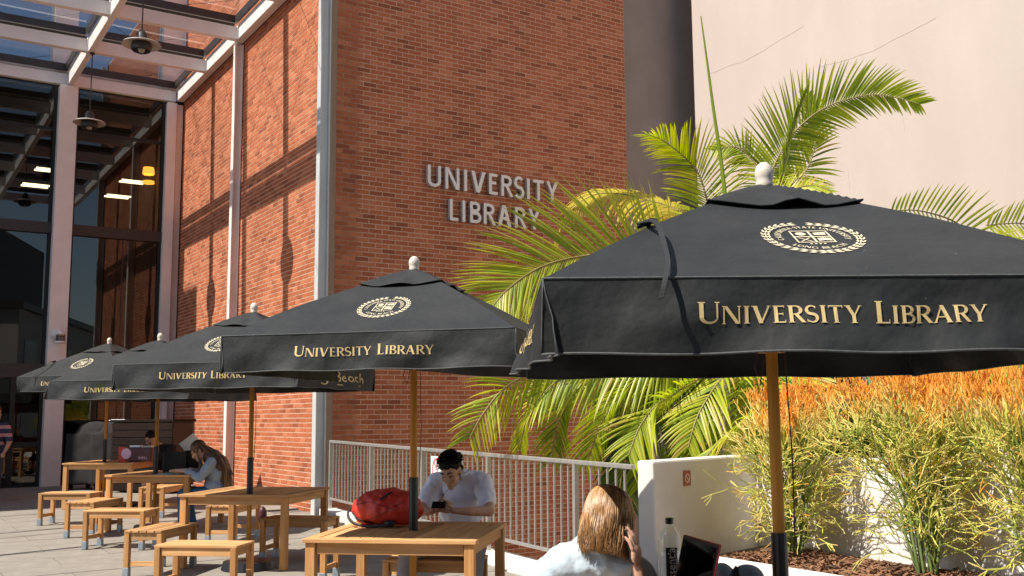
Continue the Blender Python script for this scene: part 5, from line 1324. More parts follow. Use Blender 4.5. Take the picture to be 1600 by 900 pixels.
for nm, w_, f_, u_, th in (('hand', (-.095, -.50, .825), (.62, -.18, .30), (-.55, -.75, .25), -1), ('hand', (.045, -.485, .825), (-.72, -.22, .18), (.3, -.85, .35), 1)):
    b = MB(); hand_prims(b, w_, f_, u_, .95, .95, th); organic(b, nm, MT['skin_m'], man, 0.0042, 2)
f = MB()
R = Hm.to_3x3()
for s in (-1, 1):
    pts = [Hm @ Vector((s * x, y, z)) for x, y, z in ((.014, -.0975, .040), (.030, -.095, .047), (.052, -.080, .040))]; f.tube(pts, [.004, .0055, .003], 6)
    pts = [Hm @ Vector((s * x, y, z)) for x, y, z in ((.018, -.0905, .010), (.032, -.0895, .006), (.047, -.080, .011))]; f.tube(pts, [.002, .0035, .002], 6)
f.build('eyebrows', MT['blackhair'], man, smooth=True)
f = MB(); f.tube([Hm @ Vector(p) for p in ((-.020, -.099, -.068), (0, -.1035, -.067), (.020, -.099, -.068))], [.0015, .003, .0015], 6); f.build('mouth_line', mat('lip_tone', (0.22, 0.08, 0.06), 0.5), man)
hb = MB()
hb.ell(Hm @ Vector((0, .030, .062)), (.089, .100, .088), R, 18, 12); hb.ell(Hm @ Vector((0, -.040, .098)), (.066, .048, .034), R, 14, 9); hb.ell(Hm @ Vector((0, .06, .0)), (.080, .058, .075), R, 14, 9)
ho = organic(hb, 'hair', MT['blackhair'], man, 0.010, 2, disp=lambda c: 0.012 * nz3(c, 38, 3) + 0.006 * nz3(c, 90, 1))
paths = []
for i in range(420):
    a = RG.uniform(0, 2 * pi); th = RG.uniform(0, 1.45); d = Vector((sin(th) * cos(a), sin(th) * sin(a), cos(th)))
    p = Vector((d.x * .088, .03 + d.y * .103, .062 + d.z * .086)); q = Vector((rnd(.5), rnd(.5) - .3, rnd(.3)))
    e_ = (d + q * .8).normalized(); paths.append([Hm @ p, Hm @ (p + e_ * .013 + d * .006), Hm @ (p + e_ * .026 + d * .004 - Vector((0, 0, .004)))])
strands('hair_tufts', MT['blackhair'], man, paths, .0038)
t_ = MB()
t_.ell((0, .02, .60), (.185, .135, .13)); t_.ell((0, -.01, .78), (.185, .13, .16)); t_.ell((0, -.03, .93), (.195, .13, .14)); chain(t_, [(-.165, -.04, 1.015), (0, -.04, 1.045), (.175, -.04, 1.015)], [.078, .08, .078])
t_.ell((0, -.075, 1.075), (.085, .075, .045))
for sx, el in ((-1, EL), (1, ER)):
    s0 = Vector((sx * .195, -.04, 1.005)); e0 = s0.lerp(Vector(el), .66); chain(t_, [s0, e0], [.082, .072])
organic(t_, 'tshirt', MT['tee'], man, 0.012, 4, disp=lambda c: 0.012 * nz3((c[0], c[1], c[2] * .45), 11, 5) + 0.007 * (1 - abs(nz3((c[0] + c[2] * .5, c[1], c[2] * .8), 13, 9)) * 2.2) + .003 * nz3(c, 40, 2))
nk = MB(); nk.tube([(0.0 + .088 * cos(a), -.085 + .085 * sin(a), 1.098 - .028 * max(0, -sin(a))) for a in [2 * pi * i / 20 for i in range(21)]], .007, 6, caps=False); nk.build('neck_band', MT['tee'], man, smooth=True)
l_ = MB(); l_.ell((0, .04, .54), (.19, .16, .11))
chain(l_, [(-.10, .02, .54), (-.27, -.58, .55)], [.100, .082]); chain(l_, [(-.27, -.58, .55), (-.33, -.60, .10)], [.080, .064])
chain(l_, [(.10, .02, .54), (.24, -.50, .56)], [.100, .084]); chain(l_, [(.24, -.50, .56), (.20, -.50, .10)], [.080, .064])
organic(l_, 'trousers', MT['greypants'], man, 0.014, 4, disp=lambda c: 0.008 * nz3((c[0], c[1], c[2] * .6), 13, 2))
for x, y in ((-.33, -.65), (.20, -.56)):
    s_ = MB(); s_.ell((x, y, .05), (.05, .13, .045)); s_.b2((x - .045, y - .12, 0.002), (x + .045, y + .11, .03)); organic(s_, 'shoe', MT['darkcloth'], man, .01, 2)
e_ = MB(); ep1 = Hm @ Vector((.078, -.01, -.02)); ep2 = Hm @ Vector((-.078, -.01, -.02))
e_.tube(crm([Vector(ep2), Vector((-.10, -.24, 1.0)), Vector((-.085, -.26, .92)), Vector((-.075, -.40, .87)), Vector((-.055, -.50, .86))], 5), .0016, 5)
e_.tube(crm([Vector(ep1), Vector((.04, -.20, 1.02)), Vector((-.03, -.26, .98)), Vector((-.085, -.26, .92))], 5), .0016, 5); e_.b2((-.089, -.268, .905), (-.081, -.258, .932)); e_.build('earphone_cord', MT['phone'], man)
ph = thing('smartphone', 'black smartphone held in both hands by the man at the table', 'phone', (mx, my, G(my)), YU)
MB().box((-.045, -.545, .868), (.112, .010, .058), Matrix.Rotation(rad(-38), 3, 'X')).build('phone_case', MT['phone'], ph, bevel=.004)
MB().box((-.045, -.5385, .8735), (.102, .001, .050), Matrix.Rotation(rad(-38), 3, 'X')).build('phone_screen', MT['screen'], ph)

MT['hair_brown2'] = mat('light_brown_hair', (0.24, 0.125, 0.05), 0.38, 0.4, 40, stretch=(1, 1, .15))
# ---- woman in pale denim jacket, seen from behind
wx, wy = 0.36, 4.30
wo_ = thing('person', 'woman with blonde hair and pale denim jacket holding a phone to her ear', 'person', (wx, wy, -0.012), 0)
Hw = Matrix.Translation((.045, .03, 1.135)) @ Matrix.Rotation(rad(-38), 4, 'Z') @ Matrix.Rotation(pi, 4, 'Z') @ Matrix.Rotation(rad(22), 4, 'X') @ Matrix.Rotation(rad(6), 4, 'Y')
b = MB(); head_prims(b, Hw); chain(b, [(-.01, .02, .98), (.03, .03, 1.06)], [.055, .052])
chain(b, [(.155, -.03, .80), (.150, -.075, .90), (.138, -.085, .965)], [.036, .031, .024])
organic(b, 'body', MT['skin_f'], wo_, .008, 3)
b = MB(); hand_prims(b, (.138, -.085, .962), (-.10, -.05, .95), (.85, -.50, .1), .98, .55, 1); organic(b, 'hand', MT['skin_f'], wo_, .004, 2)
b = MB(); b.ell((-.12, .06, .64), (.20, .15, .20)); b.ell((-.10, .05, .83), (.21, .14, .17)); b.ell((-.06, .03, .96), (.17, .11, .07))
chain(b, [(-.21, .00, .94), (-.08, .01, 1.005), (.13, .0, .935)], [.070, .080, .075])
chain(b, [(-.22, .0, .91), (-.30, .14, .76), (-.12, .36, .74)], [.075, .066, .052])
chain(b, [(.14, .0, .915), (.195, -.04, .80), (.155, -.04, .80)], [.078, .064, .05])
organic(b, 'denim_jacket', MT['denim'], wo_, .010, 3, disp=lambda c: 0.012 * nz3((c[0], c[1], c[2]), 9, 5) + 0.010 * (1 - 2.2 * abs(nz3((c[0] * 1.2, c[1], c[2] * .7 + c[0] * .4), 10, 2))) + .003 * nz3(c, 50, 1))
b = MB(); ringp = [(-.015 + .082 * cos(a), .02 + .070 * sin(a), 1.005 - .022 * sin(a) - .012 * cos(a)) for a in [2 * pi * i / 24 for i in range(25)]]
b.tube(ringp, .021, 8, caps=False, flat=.8); b.build('collar', MT['denim'], wo_, smooth=True)
def on_jacket(x, z): return (x, 0, z)
dg = bpy.context.evaluated_depsgraph_get()
jk = [o for o in wo_.children if o.name.startswith('denim_jacket')][0]
from mathutils.bvhtree import BVHTree
bv = BVHTree.FromPolygons([v.co.copy() for v in jk.data.vertices], [tuple(p.vertices) for p in jk.data.polygons])
def seam(pts, r=.0022):
    out = []
    for a, b2_ in zip(pts, pts[1:]):
        for i in range(8):
            u = i / 8; x = a[0] + (b2_[0] - a[0]) * u; z = a[1] + (b2_[1] - a[1]) * u
            h = bv.ray_cast(Vector((x, -2, z)), Vector((0, 1, 0)))
            if h[0]: out.append(h[0] + Vector((0, -.0012, 0)))
    return out
b = MB()
for ln in ([(-.235, .865), (-.10, .885), (.03, .905), (.12, .90)], [(-.05, .895), (-.09, .80), (-.12, .68)], [(.135, .985), (.105, .92), (.115, .84), (.13, .76)], [(.04, .905), (.055, .80), (.05, .70)]):
    for o_ in (0, .006):
        q = seam([(x + o_, z) for x, z in ln])
        if len(q) > 3: b.tube(q, .0026, 5)
b.build('jacket_seam', MT['denimseam'], wo_, smooth=True)
R = Hw.to_3x3(); hb = MB(); hb.ell(Hw @ Vector((0, .024, .036)), (.084, .104, .100), R, 18, 12); hb.ell(Hw @ Vector((0, .040, -.055)), (.078, .070, .100), R, 16, 10)
organic(hb, 'hair', MT['hair_brown2'], wo_, .009, 3, disp=lambda c: .005 * nz3((c[0] * 2, c[1] * 2, c[2] * .5), 22, 3))
def hair_cols(nm, mts): pass
crown = Vector((0, .045, .134))
for mi, (mm, cnt, sd_) in enumerate((('blonde', 1900, 1), ('hair_brown2', 750, 2), ('hair_light', 700, 3))):
    if mm == 'hair_light' and 'hair_light' not in MT: MT['hair_light'] = mat('light_blonde_hair', (0.52, 0.33, 0.15), 0.36, 0.35, 40, stretch=(1, 1, .15))
    paths = []
    for i in range(cnt):
        a = RG.uniform(-0.25 * pi, 1.25 * pi)
        # round the back and both sides; the face stays free
        d = Vector((cos(a), sin(a), 0)); k = RG.uniform(.965, 1.02); L = RG.uniform(-.17, -.115)
        p0 = crown + Vector((rnd(.02), rnd(.02), rnd(.006)))
        p1_ = Vector((d.x * .070, .024 + d.y * .085, .118)) * 1; p2_ = Vector((d.x * .096 * k, .024 + d.y * .116 * k, .035 + rnd(.01)))
        wv = rnd(.006); p3_ = Vector((d.x * (.100 + wv) * k, .030 + d.y * (.112 + wv) * k, -.06)); p4_ = Vector((d.x * (.088 + rnd(.010)) * k, .036 + d.y * (.092 + rnd(.010)) * k, L))
        m1 = p2_.lerp(p3_, .5) + Vector((rnd(.003), rnd(.003), 0)) + d * .009 * sin(a * 6); m2 = p3_.lerp(p4_, .5) + Vector((rnd(.004), rnd(.004), 0)) - d * .009 * sin(a * 6)
        paths.append([Hw @ p for p in (p0, p1_, p2_, m1, p3_, m2, p4_)])
    strands('hair_locks', MT[mm], wo_, paths, .0015, 3)
ph = thing('smartphone', 'black phone the blonde woman holds against her right ear', 'phone', (wx + .118, wy - .078, 1.035), 0)
MB().box((0, 0, 0), (.012, .070, .140), Matrix.Rotation(rad(-30), 3, 'Z') @ Matrix.Rotation(rad(-14), 3, 'Y')).build('phone_case', MT['phone'], ph, bevel=.004)
l_ = MB(); l_.ell((-.12, .08, .50), (.18, .18, .10)); chain(l_, [(-.1, .12, .50), (.05, .42, .50), (.05, .45, .08)], [.095, .075, .05]); chain(l_, [(-.2, .12, .50), (-.12, .45, .50), (-.12, .47, .08)], [.095, .075, .05])
organic(l_, 'jeans', MT['jeans'], wo_, .015, 3)

# ---- long-haired woman at the table with papers, facing left
gx, gy = -4.12, 13.85
gi = thing('person', 'woman with very long brown hair bent over papers, seen from the side', 'person', (gx, gy, G(gy)), rad(5))
Hg = Matrix.Translation((-.13, .02, 1.055)) @ Matrix.Rotation(rad(-75), 4, 'Z') @ Matrix.Rotation(rad(38), 4, 'X')
b = MB(); head_prims(b, Hg); chain(b, [(.02, .02, .95), (-.07, .02, 1.02)], [.05, .05]); chain(b, [(-.20, -.14, .80), (-.40, -.10, .80)], [.036, .028]); b.ell((-.44, -.10, .80), (.05, .04, .02))
organic(b, 'body', MT['skin_f'], gi, .010, 3)
b = MB(); b.ell((.10, .02, .58), (.15, .18, .16)); b.ell((.12, .02, .76), (.14, .18, .16)); chain(b, [(.07, -.13, .90), (.07, .16, .90)], [.08, .08])
chain(b, [(.06, -.16, .89), (-.06, -.20, .70), (-.24, -.14, .79)], [.07, .058, .045]); chain(b, [(.06, .18, .89), (-.06, .22, .72), (-.25, .14, .79)], [.07, .058, .045])
organic(b, 'sweater', MT['greysweater'], gi, .012, 3, disp=lambda c: 0.010 * nz3((c[0], c[1], c[2] * .7), 14, 7))
b = MB(); b.ell((.13, .02, .50), (.17, .18, .09)); chain(b, [(.1, -.09, .50), (-.30, -.10, .50), (-.30, -.10, .09)], [.09, .07, .05]); chain(b, [(.1, .12, .50), (-.30, .14, .50), (-.20, .14, .09)], [.09, .07, .05]); organic(b, 'jeans', MT['jeans'], gi, .015, 3)
for y_, x_ in ((-.10, -.34), (.14, -.24)):
    b = MB(); b.ell((x_, y_, .045), (.12, .045, .045)); organic(b, 'shoe', MT['darkcloth'], gi, .012, 2)
R = Hg.to_3x3(); hb = MB(); hb.ell(Hg @ Vector((0, .025, .045)), (.090, .108, .100), R, 16, 10); hb.ell((.06, .0, .96), (.13, .12, .12)); hb.ell((.16, .0, .86), (.11, .15, .15)); hb.ell((.215, .0, .72), (.075, .12, .14))
organic(hb, 'hair', MT['brownhair'], gi, .011, 3, disp=lambda c: .006 * nz3((c[0] * 2, c[1] * 2, c[2] * .4), 20, 3))
MT['ombre'] = mat('ombre_hair_ends', (0.30, 0.17, 0.07), 0.42, 0.5, 40, stretch=(1, 1, .15))
for mm, cnt, lo in (('brownhair', 340, .70), ('ombre', 160, .56)):
    paths = []
    for i in range(cnt):
        y = rnd(.15); k = RG.random()
        top = Hg @ Vector((rnd(.06), .05, .14)); bk = Vector((.0 + k * .05, y * .8, 1.05 + rnd(.03)))
        P_ = [top, bk, Vector((.12 + k * .10, y, .95 + rnd(.02))), Vector((.22 + k * .06, y, .82)), Vector((.26 + k * .05 + rnd(.02), y * .9, lo + rnd(.06)))]
        if mm == 'ombre': P_ = P_[2:]
        paths.append(P_)
    for i in range(cnt // 4):
        y = -.10 + rnd(.04); paths.append([Hg @ Vector((.06, -.02, .10)), Hg @ Vector((.10, -.03, .0)), Vector((-.08, y - .03, .92)), Vector((-.04 + rnd(.05), y - .05, .80 + rnd(.05)))])
    strands('hair_locks', MT[mm], gi, paths, .0055)

# ---- person in dark clothes at the farthest table
dx_, dy_ = -6.05, 17.75
dk = thing('person', 'person in dark clothes leaning on a hand behind the maroon bag', 'person', (dx_, dy_, G(dy_)), YU)
Hd = Matrix.Translation((-.18, -.12, 1.10)) @ Matrix.Rotation(rad(-25), 4, 'Z') @ Matrix.Rotation(rad(28), 4, 'X')
b = MB(); head_prims(b, Hd); chain(b, [(-.05, .0, .98), (-.14, -.06, 1.03)], [.05, .05]); b.ell((-.11, -.19, 1.08), (.035, .04, .05)); chain(b, [(-.11, -.20, 1.07), (-.05, -.26, .94)], [.028, .03]); organic(b, 'body', MT['skin_m'], dk, .010, 3)
b = MB(); chain(b, [(.1, -.75, .42), (.1, -.75, .15)], [.05, .04]); organic(b, 'leg', MT['skin_m'], dk, .010, 3)
b = MB(); b.ell((0, .0, .62), (.19, .14, .18)); b.ell((-.02, .0, .82), (.20, .14, .16)); chain(b, [(-.18, 0, .94), (.16, 0, .94)], [.08, .08]); chain(b, [(.17, 0, .92), (.10, -.22, .80), (-.05, -.26, .93)], [.07, .055, .045]); chain(b, [(-.19, 0, .92), (-.28, -.2, .78), (-.1, -.35, .80)], [.07, .055, .045])
organic(b, 'hoodie', MT['darkcloth'], dk, .013, 3)
hb = MB(); hb.ell(Hd @ Vector((0, .03, .055)), (.092, .105, .095), Hd.to_3x3()); organic(hb, 'hair', MT['blackhair'], dk, .012, 2)
b = MB(); chain(b, [(-.1, .0, .5), (-.12, -.5, .5), (-.12, -.6, .42)], [.09, .07, .06]); chain(b, [(.1, 0, .5), (.1, -.55, .5), (.1, -.72, .40)], [.09, .07, .06]); organic(b, 'shorts', MT['darkcloth'], dk, .015, 3)
b = MB(); b.ell((.1, -.80, .05), (.05, .13, .05)); b.ell((-.12, -.7, .05), (.05, .13, .05)); organic(b, 'shoe', MT['blackcloth'], dk, .012, 2)

# ---- person at the left edge
sx_, sy_ = -9.32, 18.4
sp2 = thing('person', 'person in a pink and navy striped top cut off by the left edge', 'person', (sx_, sy_, G(sy_)), rad(15))
b = MB(); head_prims(b, Matrix.Translation((0, -.03, 1.56)) @ Matrix.Rotation(rad(60), 4, 'Z')); chain(b, [(0, 0, 1.38), (0, -.02, 1.48)], [.05, .05])
chain(b, [(.19, 0, 1.30), (.25, -.05, 1.02), (.20, -.18, .86)], [.045, .038, .025]); b.ell((.19, -.22, .82), (.035, .03, .05)); chain(b, [(-.19, 0, 1.30), (-.25, 0, 1.02), (-.24, -.08, .80)], [.045, .038, .025]); b.ell((-.24, -.1, .75), (.03, .03, .05))
organic(b, 'body', MT['skin_m'], sp2, .011, 3)
hb = MB(); hb.ell((0, -.0, 1.63), (.09, .10, .09)); organic(hb, 'hair', MT['brownhair'], sp2, .012, 2)
b = MB(); b.ell((0, 0, 1.0), (.17, .12, .16)); b.ell((0, 0, 1.2), (.19, .13, .18)); chain(b, [(-.17, 0, 1.33), (.17, 0, 1.33)], [.07, .07]); chain(b, [(.19, 0, 1.31), (.25, -.04, 1.08)], [.07, .06]); chain(b, [(-.19, 0, 1.31), (-.25, 0, 1.08)], [.07, .06])
top_ = organic(b, 'striped_top', MT['stripep'], sp2, .012, 3)
top_.data.materials.append(MT['navy']); 
for p in top_.data.polygons: p.material_index = int((p.center.z * 14) % 2 > 0.9)
b = MB(); b.ell((0, 0, .90), (.17, .12, .10)); chain(b, [(-.09, 0, .86), (-.11, -.02, .48), (-.12, .05, .1)], [.09, .065, .045]); chain(b, [(.09, 0, .86), (.10, -.10, .48), (.10, -.06, .1)], [.09, .065, .045]); organic(b, 'trousers', MT['navy'], sp2, .014, 3)
b = MB(); b.ell((-.12, 0, .05), (.045, .12, .045)); b.ell((.10, -.1, .05), (.045, .12, .045)); organic(b, 'shoe', MT['whitepaint'], sp2, .012, 2)

# ================================================================ THINGS ON THE TABLES
tz = 0.745
# red backpack
bx_, by_ = -0.965, 7.78
bk = thing('backpack', 'bulging red backpack with black straps lying on the table', 'backpack', (bx_, by_, G(by_) + tz), YU)
b = MB(); b.ell((-.02, 0, .135), (.235, .15, .125)); b.ell((-.13, .0, .12), (.13, .14, .115)); b.ell((.13, 0, .13), (.16, .14, .125)); b.ell((.02, -.08, .11), (.17, .09, .09)); b.ell((-.10, .02, .20), (.11, .09, .06)); b.ell((.06, .03, .22), (.12, .09, .06))
bo = organic(b, 'pack_body', MT['redcloth'], bk, .012, 3, disp=lambda c: .020 * nz3((c[0], c[1], c[2] * 1.5), 8, 2) + .010 * nz3(c, 20, 6))
bvb = BVHTree.FromPolygons([v.co.copy() for v in bo.data.vertices], [tuple(p.vertices) for p in bo.data.polygons])
def on_pack(pts, off=.002):
    out = []
    for i in range(len(pts) - 1):
        for q in range(6):
            u = q / 6; x = pts[i][0] * (1 - u) + pts[i + 1][0] * u; z = pts[i][1] * (1 - u) + pts[i + 1][1] * u; h = bvb.ray_cast(Vector((x, -1, z)), Vector((0, 1, 0)))
            if h[0]: out.append(h[0] + Vector((0, -off, 0)))
    return out
z_ = MB()
for ln in ([(-.235, .10), (-.19, .06), (-.12, .035), (-.04, .018), (.05, .02)], [(.0, .20), (.04, .235), (.07, .25)], [(.03, .03), (.06, .05), (.09, .03)]):
    q = on_pack(ln)
    if len(q) > 3: z_.tube(q, .0075, 6, flat=1.4)
z_.build('zipper', MT['blackcloth'], bk, smooth=True)
b = MB(); b.tube(crm([Vector(p) for p in ((-.25, -.05, .15), (-.275, -.07, .09), (-.22, -.12, .035), (-.12, -.155, .012), (-.02, -.165, .012), (.08, -.16, .02))], 5), .0075, 6, flat=1.6); b.build('shoulder_strap', MT['blackcloth'], bk, smooth=True)
b = MB(); b.ell((.075, -.14, .03), (.045, .03, .026)); organic(b, 'side_pouch', MT['blackcloth'], bk, .008, 1)
b = MB()
for ln in ([(-.20, .16), (-.08, .19), (.05, .15), (.14, .12)], [(-.10, .05), (.0, .09), (.12, .16), (.2, .19)]):
    q = on_pack(ln, .001)
    if len(q) > 3: b.tube(q, .0022, 5)
b.build('piping', MT['maroon'], bk, smooth=True)
# bottle, laptop, cloth on the near table
T1 = G(4.4) + .065 + tz
bt_x, bt_y = (0.675, 4.500, 1.009)[0], 4.50
bt = thing('water_bottle', 'clear plastic water bottle with black label beside the open laptop', 'bottle', (bt_x, bt_y, T1 + .001), rad(8))
BS = 1.13
prof = [(0.0, .004), (.040, .003), (.045, .012), (.0455, .05), (.044, .055), (.0455, .06), (.0455, .215), (.0445, .222), (.045, .235), (.040, .262), (.027, .292), (.016, .306), (.0145, .312), (.0145, .330)]
MB().lathe([(r * (BS if r > .03 else 1.0), z) for r, z in prof], 32).build('bottle_body', MT['bottle'], bt, smooth=True)
MB().lathe([(.0, .310), (.0175, .310), (.0180, .330), (.0172, .336), (.0, .337)], 24).build('cap', MT['phone'], bt)
lb = MB(); n_ = 10
for i in range(n_):
    a0 = rad(-90 - 38 + 56 * i / n_) ; a1 = rad(-90 - 38 + 56 * (i + 1) / n_); r = .0462 * BS
    lb.add([(r * cos(a0), r * sin(a0), .04), (r * cos(a1), r * sin(a1), .04), (r * cos(a1), r * sin(a1), .215), (r * cos(a0), r * sin(a0), .215)], [(0, 1, 2, 3)])
lo_ = lb.build('label', MT['phone'], bt)
def wrap(o, r, amid, zc, rot=True):
    for v in o.data.vertices:
        x, y = v.co.x, v.co.y
        s, h = (-y, x) if rot else (x, y)
        a = amid + s / r; v.co = (r * cos(a), r * sin(a), zc + h)
tx = font_mesh('essentia', .048, 'label_text', MT['whitepaint'], lo_); wrap(tx, .0467 * BS, rad(-90 - 10), .138)
tx = font_mesh('+', .045, 'label_mark', MT['redprint'], lo_); wrap(tx, .0467 * BS, rad(-90 - 10), .052)
tx = font_mesh('IONIZED ALKALINE WATER', .010, 'label_text', MT['whitepaint'], lo_); wrap(tx, .0467 * BS, rad(-90 + 12), .145)
lb = MB()
for i in range(4):
    a0 = rad(-90 + 48 + 7 * i); a1 = rad(-90 + 48 + 7 * (i + 1)); r = .0461 * BS
    lb.add([(r * cos(a0), r * sin(a0), .165), (r * cos(a1), r * sin(a1), .165), (r * cos(a1), r * sin(a1), .195), (r * cos(a0), r * sin(a0), .195)], [(0, 1, 2, 3)])
lb.build('label', MT['redprint'], bt)
hinge_a = Vector((.648, 4.33, T1 + .030)); hinge_b = hinge_a + Vector((.22, -.975, 0)).normalized() * .34
lt = thing('laptop', 'open dark laptop with red edge on the nearest table', 'laptop', hinge_a, math.atan2(-.975, .22))
MB().b2((0, -.235, -.012), (.34, .0, .004)).build('keyboard_base', MT['laptop'], lt, bevel=.003)
km = MB()
for i in range(13):
    for j in range(5): km.b2((.025 + i * .0225, -.045 - j * .0235 - .018, .0042), (.025 + i * .0225 + .018, -.045 - j * .0235, .0058))
km.build('keys', MT['phone'], lt, kind='stuff')
lid = bpy.data.objects.new('lid', None); 
RL = Matrix.Rotation(rad(-14), 3, 'X')
def lidbox(name, a, b_, m, par, bev=0):
    c = [(a[i] + b_[i]) / 2 for i in range(3)]; d = [abs(b_[i] - a[i]) for i in range(3)]
    return MB().box(RL @ Vector(c), d, RL).build(name, m, par, bevel=bev)
so = lidbox('lid', (0, .002, .006), (.36, .010, .262), MT['redtrim'], lt, .003)
lidbox('bezel', (.004, -.0015, .010), (.356, .0015, .258), MT['laptop'], so)
lidbox('screen', (.016, -.0035, .022), (.344, -.002, .246), MT['screen'], so)
cp = thing('folded_cap', 'sage grey soft cap lying by the umbrella pole on the nearest table', 'cap', ((0.987, 4.620, 0.839)[0], 4.62, T1), rad(-8))
b = MB(); b.ell((-.065, 0, .065), (.055, .07, .062)); b.ell((.045, .01, .06), (.075, .075, .060)); b.ell((0, .0, .03), (.12, .08, .03)); organic(b, 'crown', MT['capcloth'], cp, .007, 3)
b = MB(); b.tube([(-.010, -.085, .01), (-.012, -.066, .07), (-.008, -.01, .108), (-.01, .05, .09)], .005, 5, flat=2); b.build('seam_band', MT['darkcloth'], cp)
b = MB(); b.ell((.13, -.02, .018), (.07, .06, .010)); organic(b, 'brim', MT['capcloth'], cp, .006, 2)

# far tables
T4 = G(14.2) + tz; T5 = G(17.3) + tz
l4 = thing('laptop', 'open black laptop seen from behind on the table with papers', 'laptop', ((-4.656, 14.100, 0.879)[0], 14.1, T4), rad(6))
MB().box((0, .0, .155), (.30, .012, .27), Matrix.Rotation(rad(-6), 3, 'X') @ Matrix.Rotation(rad(0), 3, 'Z')).build('lid', MT['laptop'], l4, bevel=.004)
MB().b2((-.15, .01, .0), (.15, .24, .016)).build('keyboard_base', MT['laptop'], l4, bevel=.003)
pp = thing('printed_papers', 'loose white and green papers spread on the table edge', 'papers', ((-4.579, 13.950, 0.835)[0], 13.86, T4 + .002), rad(-8))
for i, (x, y, r, m) in enumerate(((-.12, -.02, 20, 'paper'), (.06, .02, -14, 'paper'), (.20, .10, 6, 'paperg'), (.30, -.02, 24, 'paper'), (-.02, .12, -30, 'paperg'))):
    MB().box((x, y, .002 + i * .003), (.21, .28, .002), Matrix.Rotation(rad(r), 3, 'Z')).build('sheet', MT[m], pp)
bx2 = thing('open_case', 'black open case with a white rim in front of the long-haired woman', 'case', ((-4.478, 14.400, 0.906)[0], 14.4, T4), rad(10))
MB().b2((-.12, -.10, 0), (.12, .10, .30)).build('case_body', MT['laptop'], bx2, bevel=.01)
MB().b2((-.13, -.11, .301), (.13, .11, .325)).build('rim', MT['whitepaint'], bx2, bevel=.004)
MB().box((-.07, .05, .40), (.24, .01, .17), Matrix.Rotation(rad(-38), 3, 'Y') @ Matrix.Rotation(rad(20), 3, 'X')).build('raised_sheet', MT['whitepaint'], bx2)
MB().b2((-.125, -.104, .12), (-.10, -.1005, .26)).build('yellow_tag', MT['gold'], bx2)
rb_ = thing('red_folder', 'red folder with a round pink patch standing beside the maroon bag', 'folder', ((-6.447, 17.000, 0.955)[0], 16.98, T5), rad(-8))
MB().b2((-.09, -.02, 0), (.05, .02, .25)).build('cover', MT['redcloth'], rb_, bevel=.01)
MB().lathe([(0.0, .012), (.085, .010), (.09, 0)], 24, (.06, -.030, .14), ax=Matrix.Rotation(pi / 2, 3, 'X')).build('round_patch', MT['pinkplastic'], rb_)
mb_ = thing('shoulder_bag', 'maroon vinyl bag with pink lettering on the farthest table', 'bag', ((-6.151, 17.000, 0.973)[0], 17.0, T5), rad(-6))
b = MB(); b.b2((-.20, -.08, .01), (.20, .08, .24)); organic(b, 'bag_body', MT['maroon'], mb_, .015, 3, disp=lambda c: .006 * nz3(c, 9, 4))
MB().b2((-.19, -.06, .245), (-.02, .06, .275)).build('white_strap', MT['paper'], mb_); 
b = MB()
for i in range(8): b.b2((.0 + i * .024, -.05, .24), (.016 + i * .024, .05, .265))
b.build('zip_teeth', MT['greysteel'], mb_, kind='stuff')
tx = font_mesh('SHELL', .06, 'bag_text', MT['pinkplastic'], mb_); tx.rotation_euler = (pi / 2, 0, 0); tx.location = (.06, -.10, .07)
# red item under the middle table's far bench
rbk = thing('small_red_bag', 'small dark red bag hanging at the shaded bench by the brick wall', 'bag', ((-2.996, 12.300, 0.543)[0], 12.3, G(12.3) + .22), 0)
b = MB(); b.ell((0, 0, .14), (.055, .05, .11)); organic(b, 'bag_body', MT['maroon'], rbk, .012, 2, disp=lambda c: .01 * nz3(c, 12, 1)); MB().tube([(-.05, 0, .26), (0, 0, .36), (.05, 0, .26)], .008, 6).build('handle', MT['redcloth'], rbk); 
MB().tube([(0, 0, -.25), (0, 0, 0.02)], .012, 6).build('leg', MT['blackcloth'], rbk)

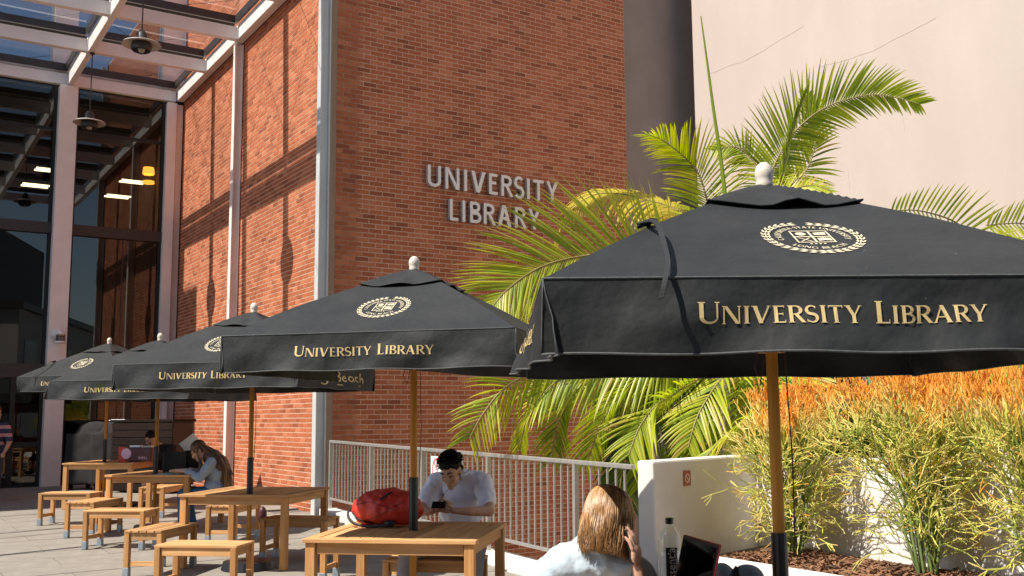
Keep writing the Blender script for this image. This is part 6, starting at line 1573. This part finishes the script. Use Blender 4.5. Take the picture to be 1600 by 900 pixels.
# dark cabinet and covered carts in front of the glass
cbx = thing('storage_cabinet', 'long dark brown slatted cabinet against the corner of the glass front', 'cabinet', ((-7.113, 20.200, 1.023)[0], 20.2, G(20.2)), rad(-20))
MB().b2((-.72, -.30, .03), (.72, .30, 1.36)).build('carcass', MT['black'], cbx, bevel=.01)
for i in range(9): MB().b2((-.72, -.325, .05 + i * .145), (.72, -.302, .05 + i * .145 + .128)).build('slat', MT['cabinet'], cbx, bevel=.004)
MB().b2((-.76, -.34, 1.363), (.76, .34, 1.41)).build('top_board', MT['cabinet'], cbx, bevel=.006)
for k, (px, w, h, lb_) in enumerate(((162, .50, 1.38, 'bulky object under a black cover, left of the dark cabinet'), (205, .45, 1.40, 'black covered cart with a pale lid label next to the dark cabinet'))):
    x = (px - 800) / 1584 * 21.2; c = thing('covered_cart', lb_, 'cart', (x, 21.0 - k * .25, G(21)), rad(-20))
    b = MB(); b.b2((-w, -.35, .12), (w, .35, h - .25)); b.ell((0, 0, h - .25), (w * .95, .34, .25)); organic(b, 'cover', MT['darkcloth'], c, .03, 4, disp=lambda q: .02 * nz3(q, 4, k))
    for s in (-1, 1):
        for q in (-.25, .25): MB().tube([(s * w * .8 - .02, q, .06), (s * w * .8 + .02, q, .06)], .06, 12).build('wheel', MT['sleeve'], c)
    if k: MB().box((.0, -.12, h - .005), (.34, .10, .004), Matrix.Rotation(rad(14), 3, 'X')).build('pale_label', MT['paper'], c)
# wooden chairs inside the glass
def chair(x, y, rz, lb):
    p = P1 - ev * x + dv * y; t = thing('wooden_chair', lb, 'chair', (p.x, p.y, 0.0 + .01), rz, 'wooden chairs behind the glass')
    for sx in (-.19, .19):
        for sy in (-.18, .18): MB().b2((sx - .018, sy - .018, .0), (sx + .018, sy + .018, .44 if sy < 0 else .92)).build('leg', MT['woodz'], t)
    MB().b2((-.21, -.20, .44), (.21, .20, .47)).build('seat', MT['woodx'], t, bevel=.004)
    for z in (.62, .75, .87): MB().b2((-.17, .170, z), (.17, .190, z + .06)).build('back_slat', MT['woodx'], t)
chair(3.25, 0.9, A + .6, 'wooden chair inside the glass just left of the column'); chair(3.95, 1.1, A - .5, 'wooden chair inside the glass nearer the left edge')

bpy.context.view_layer.update()
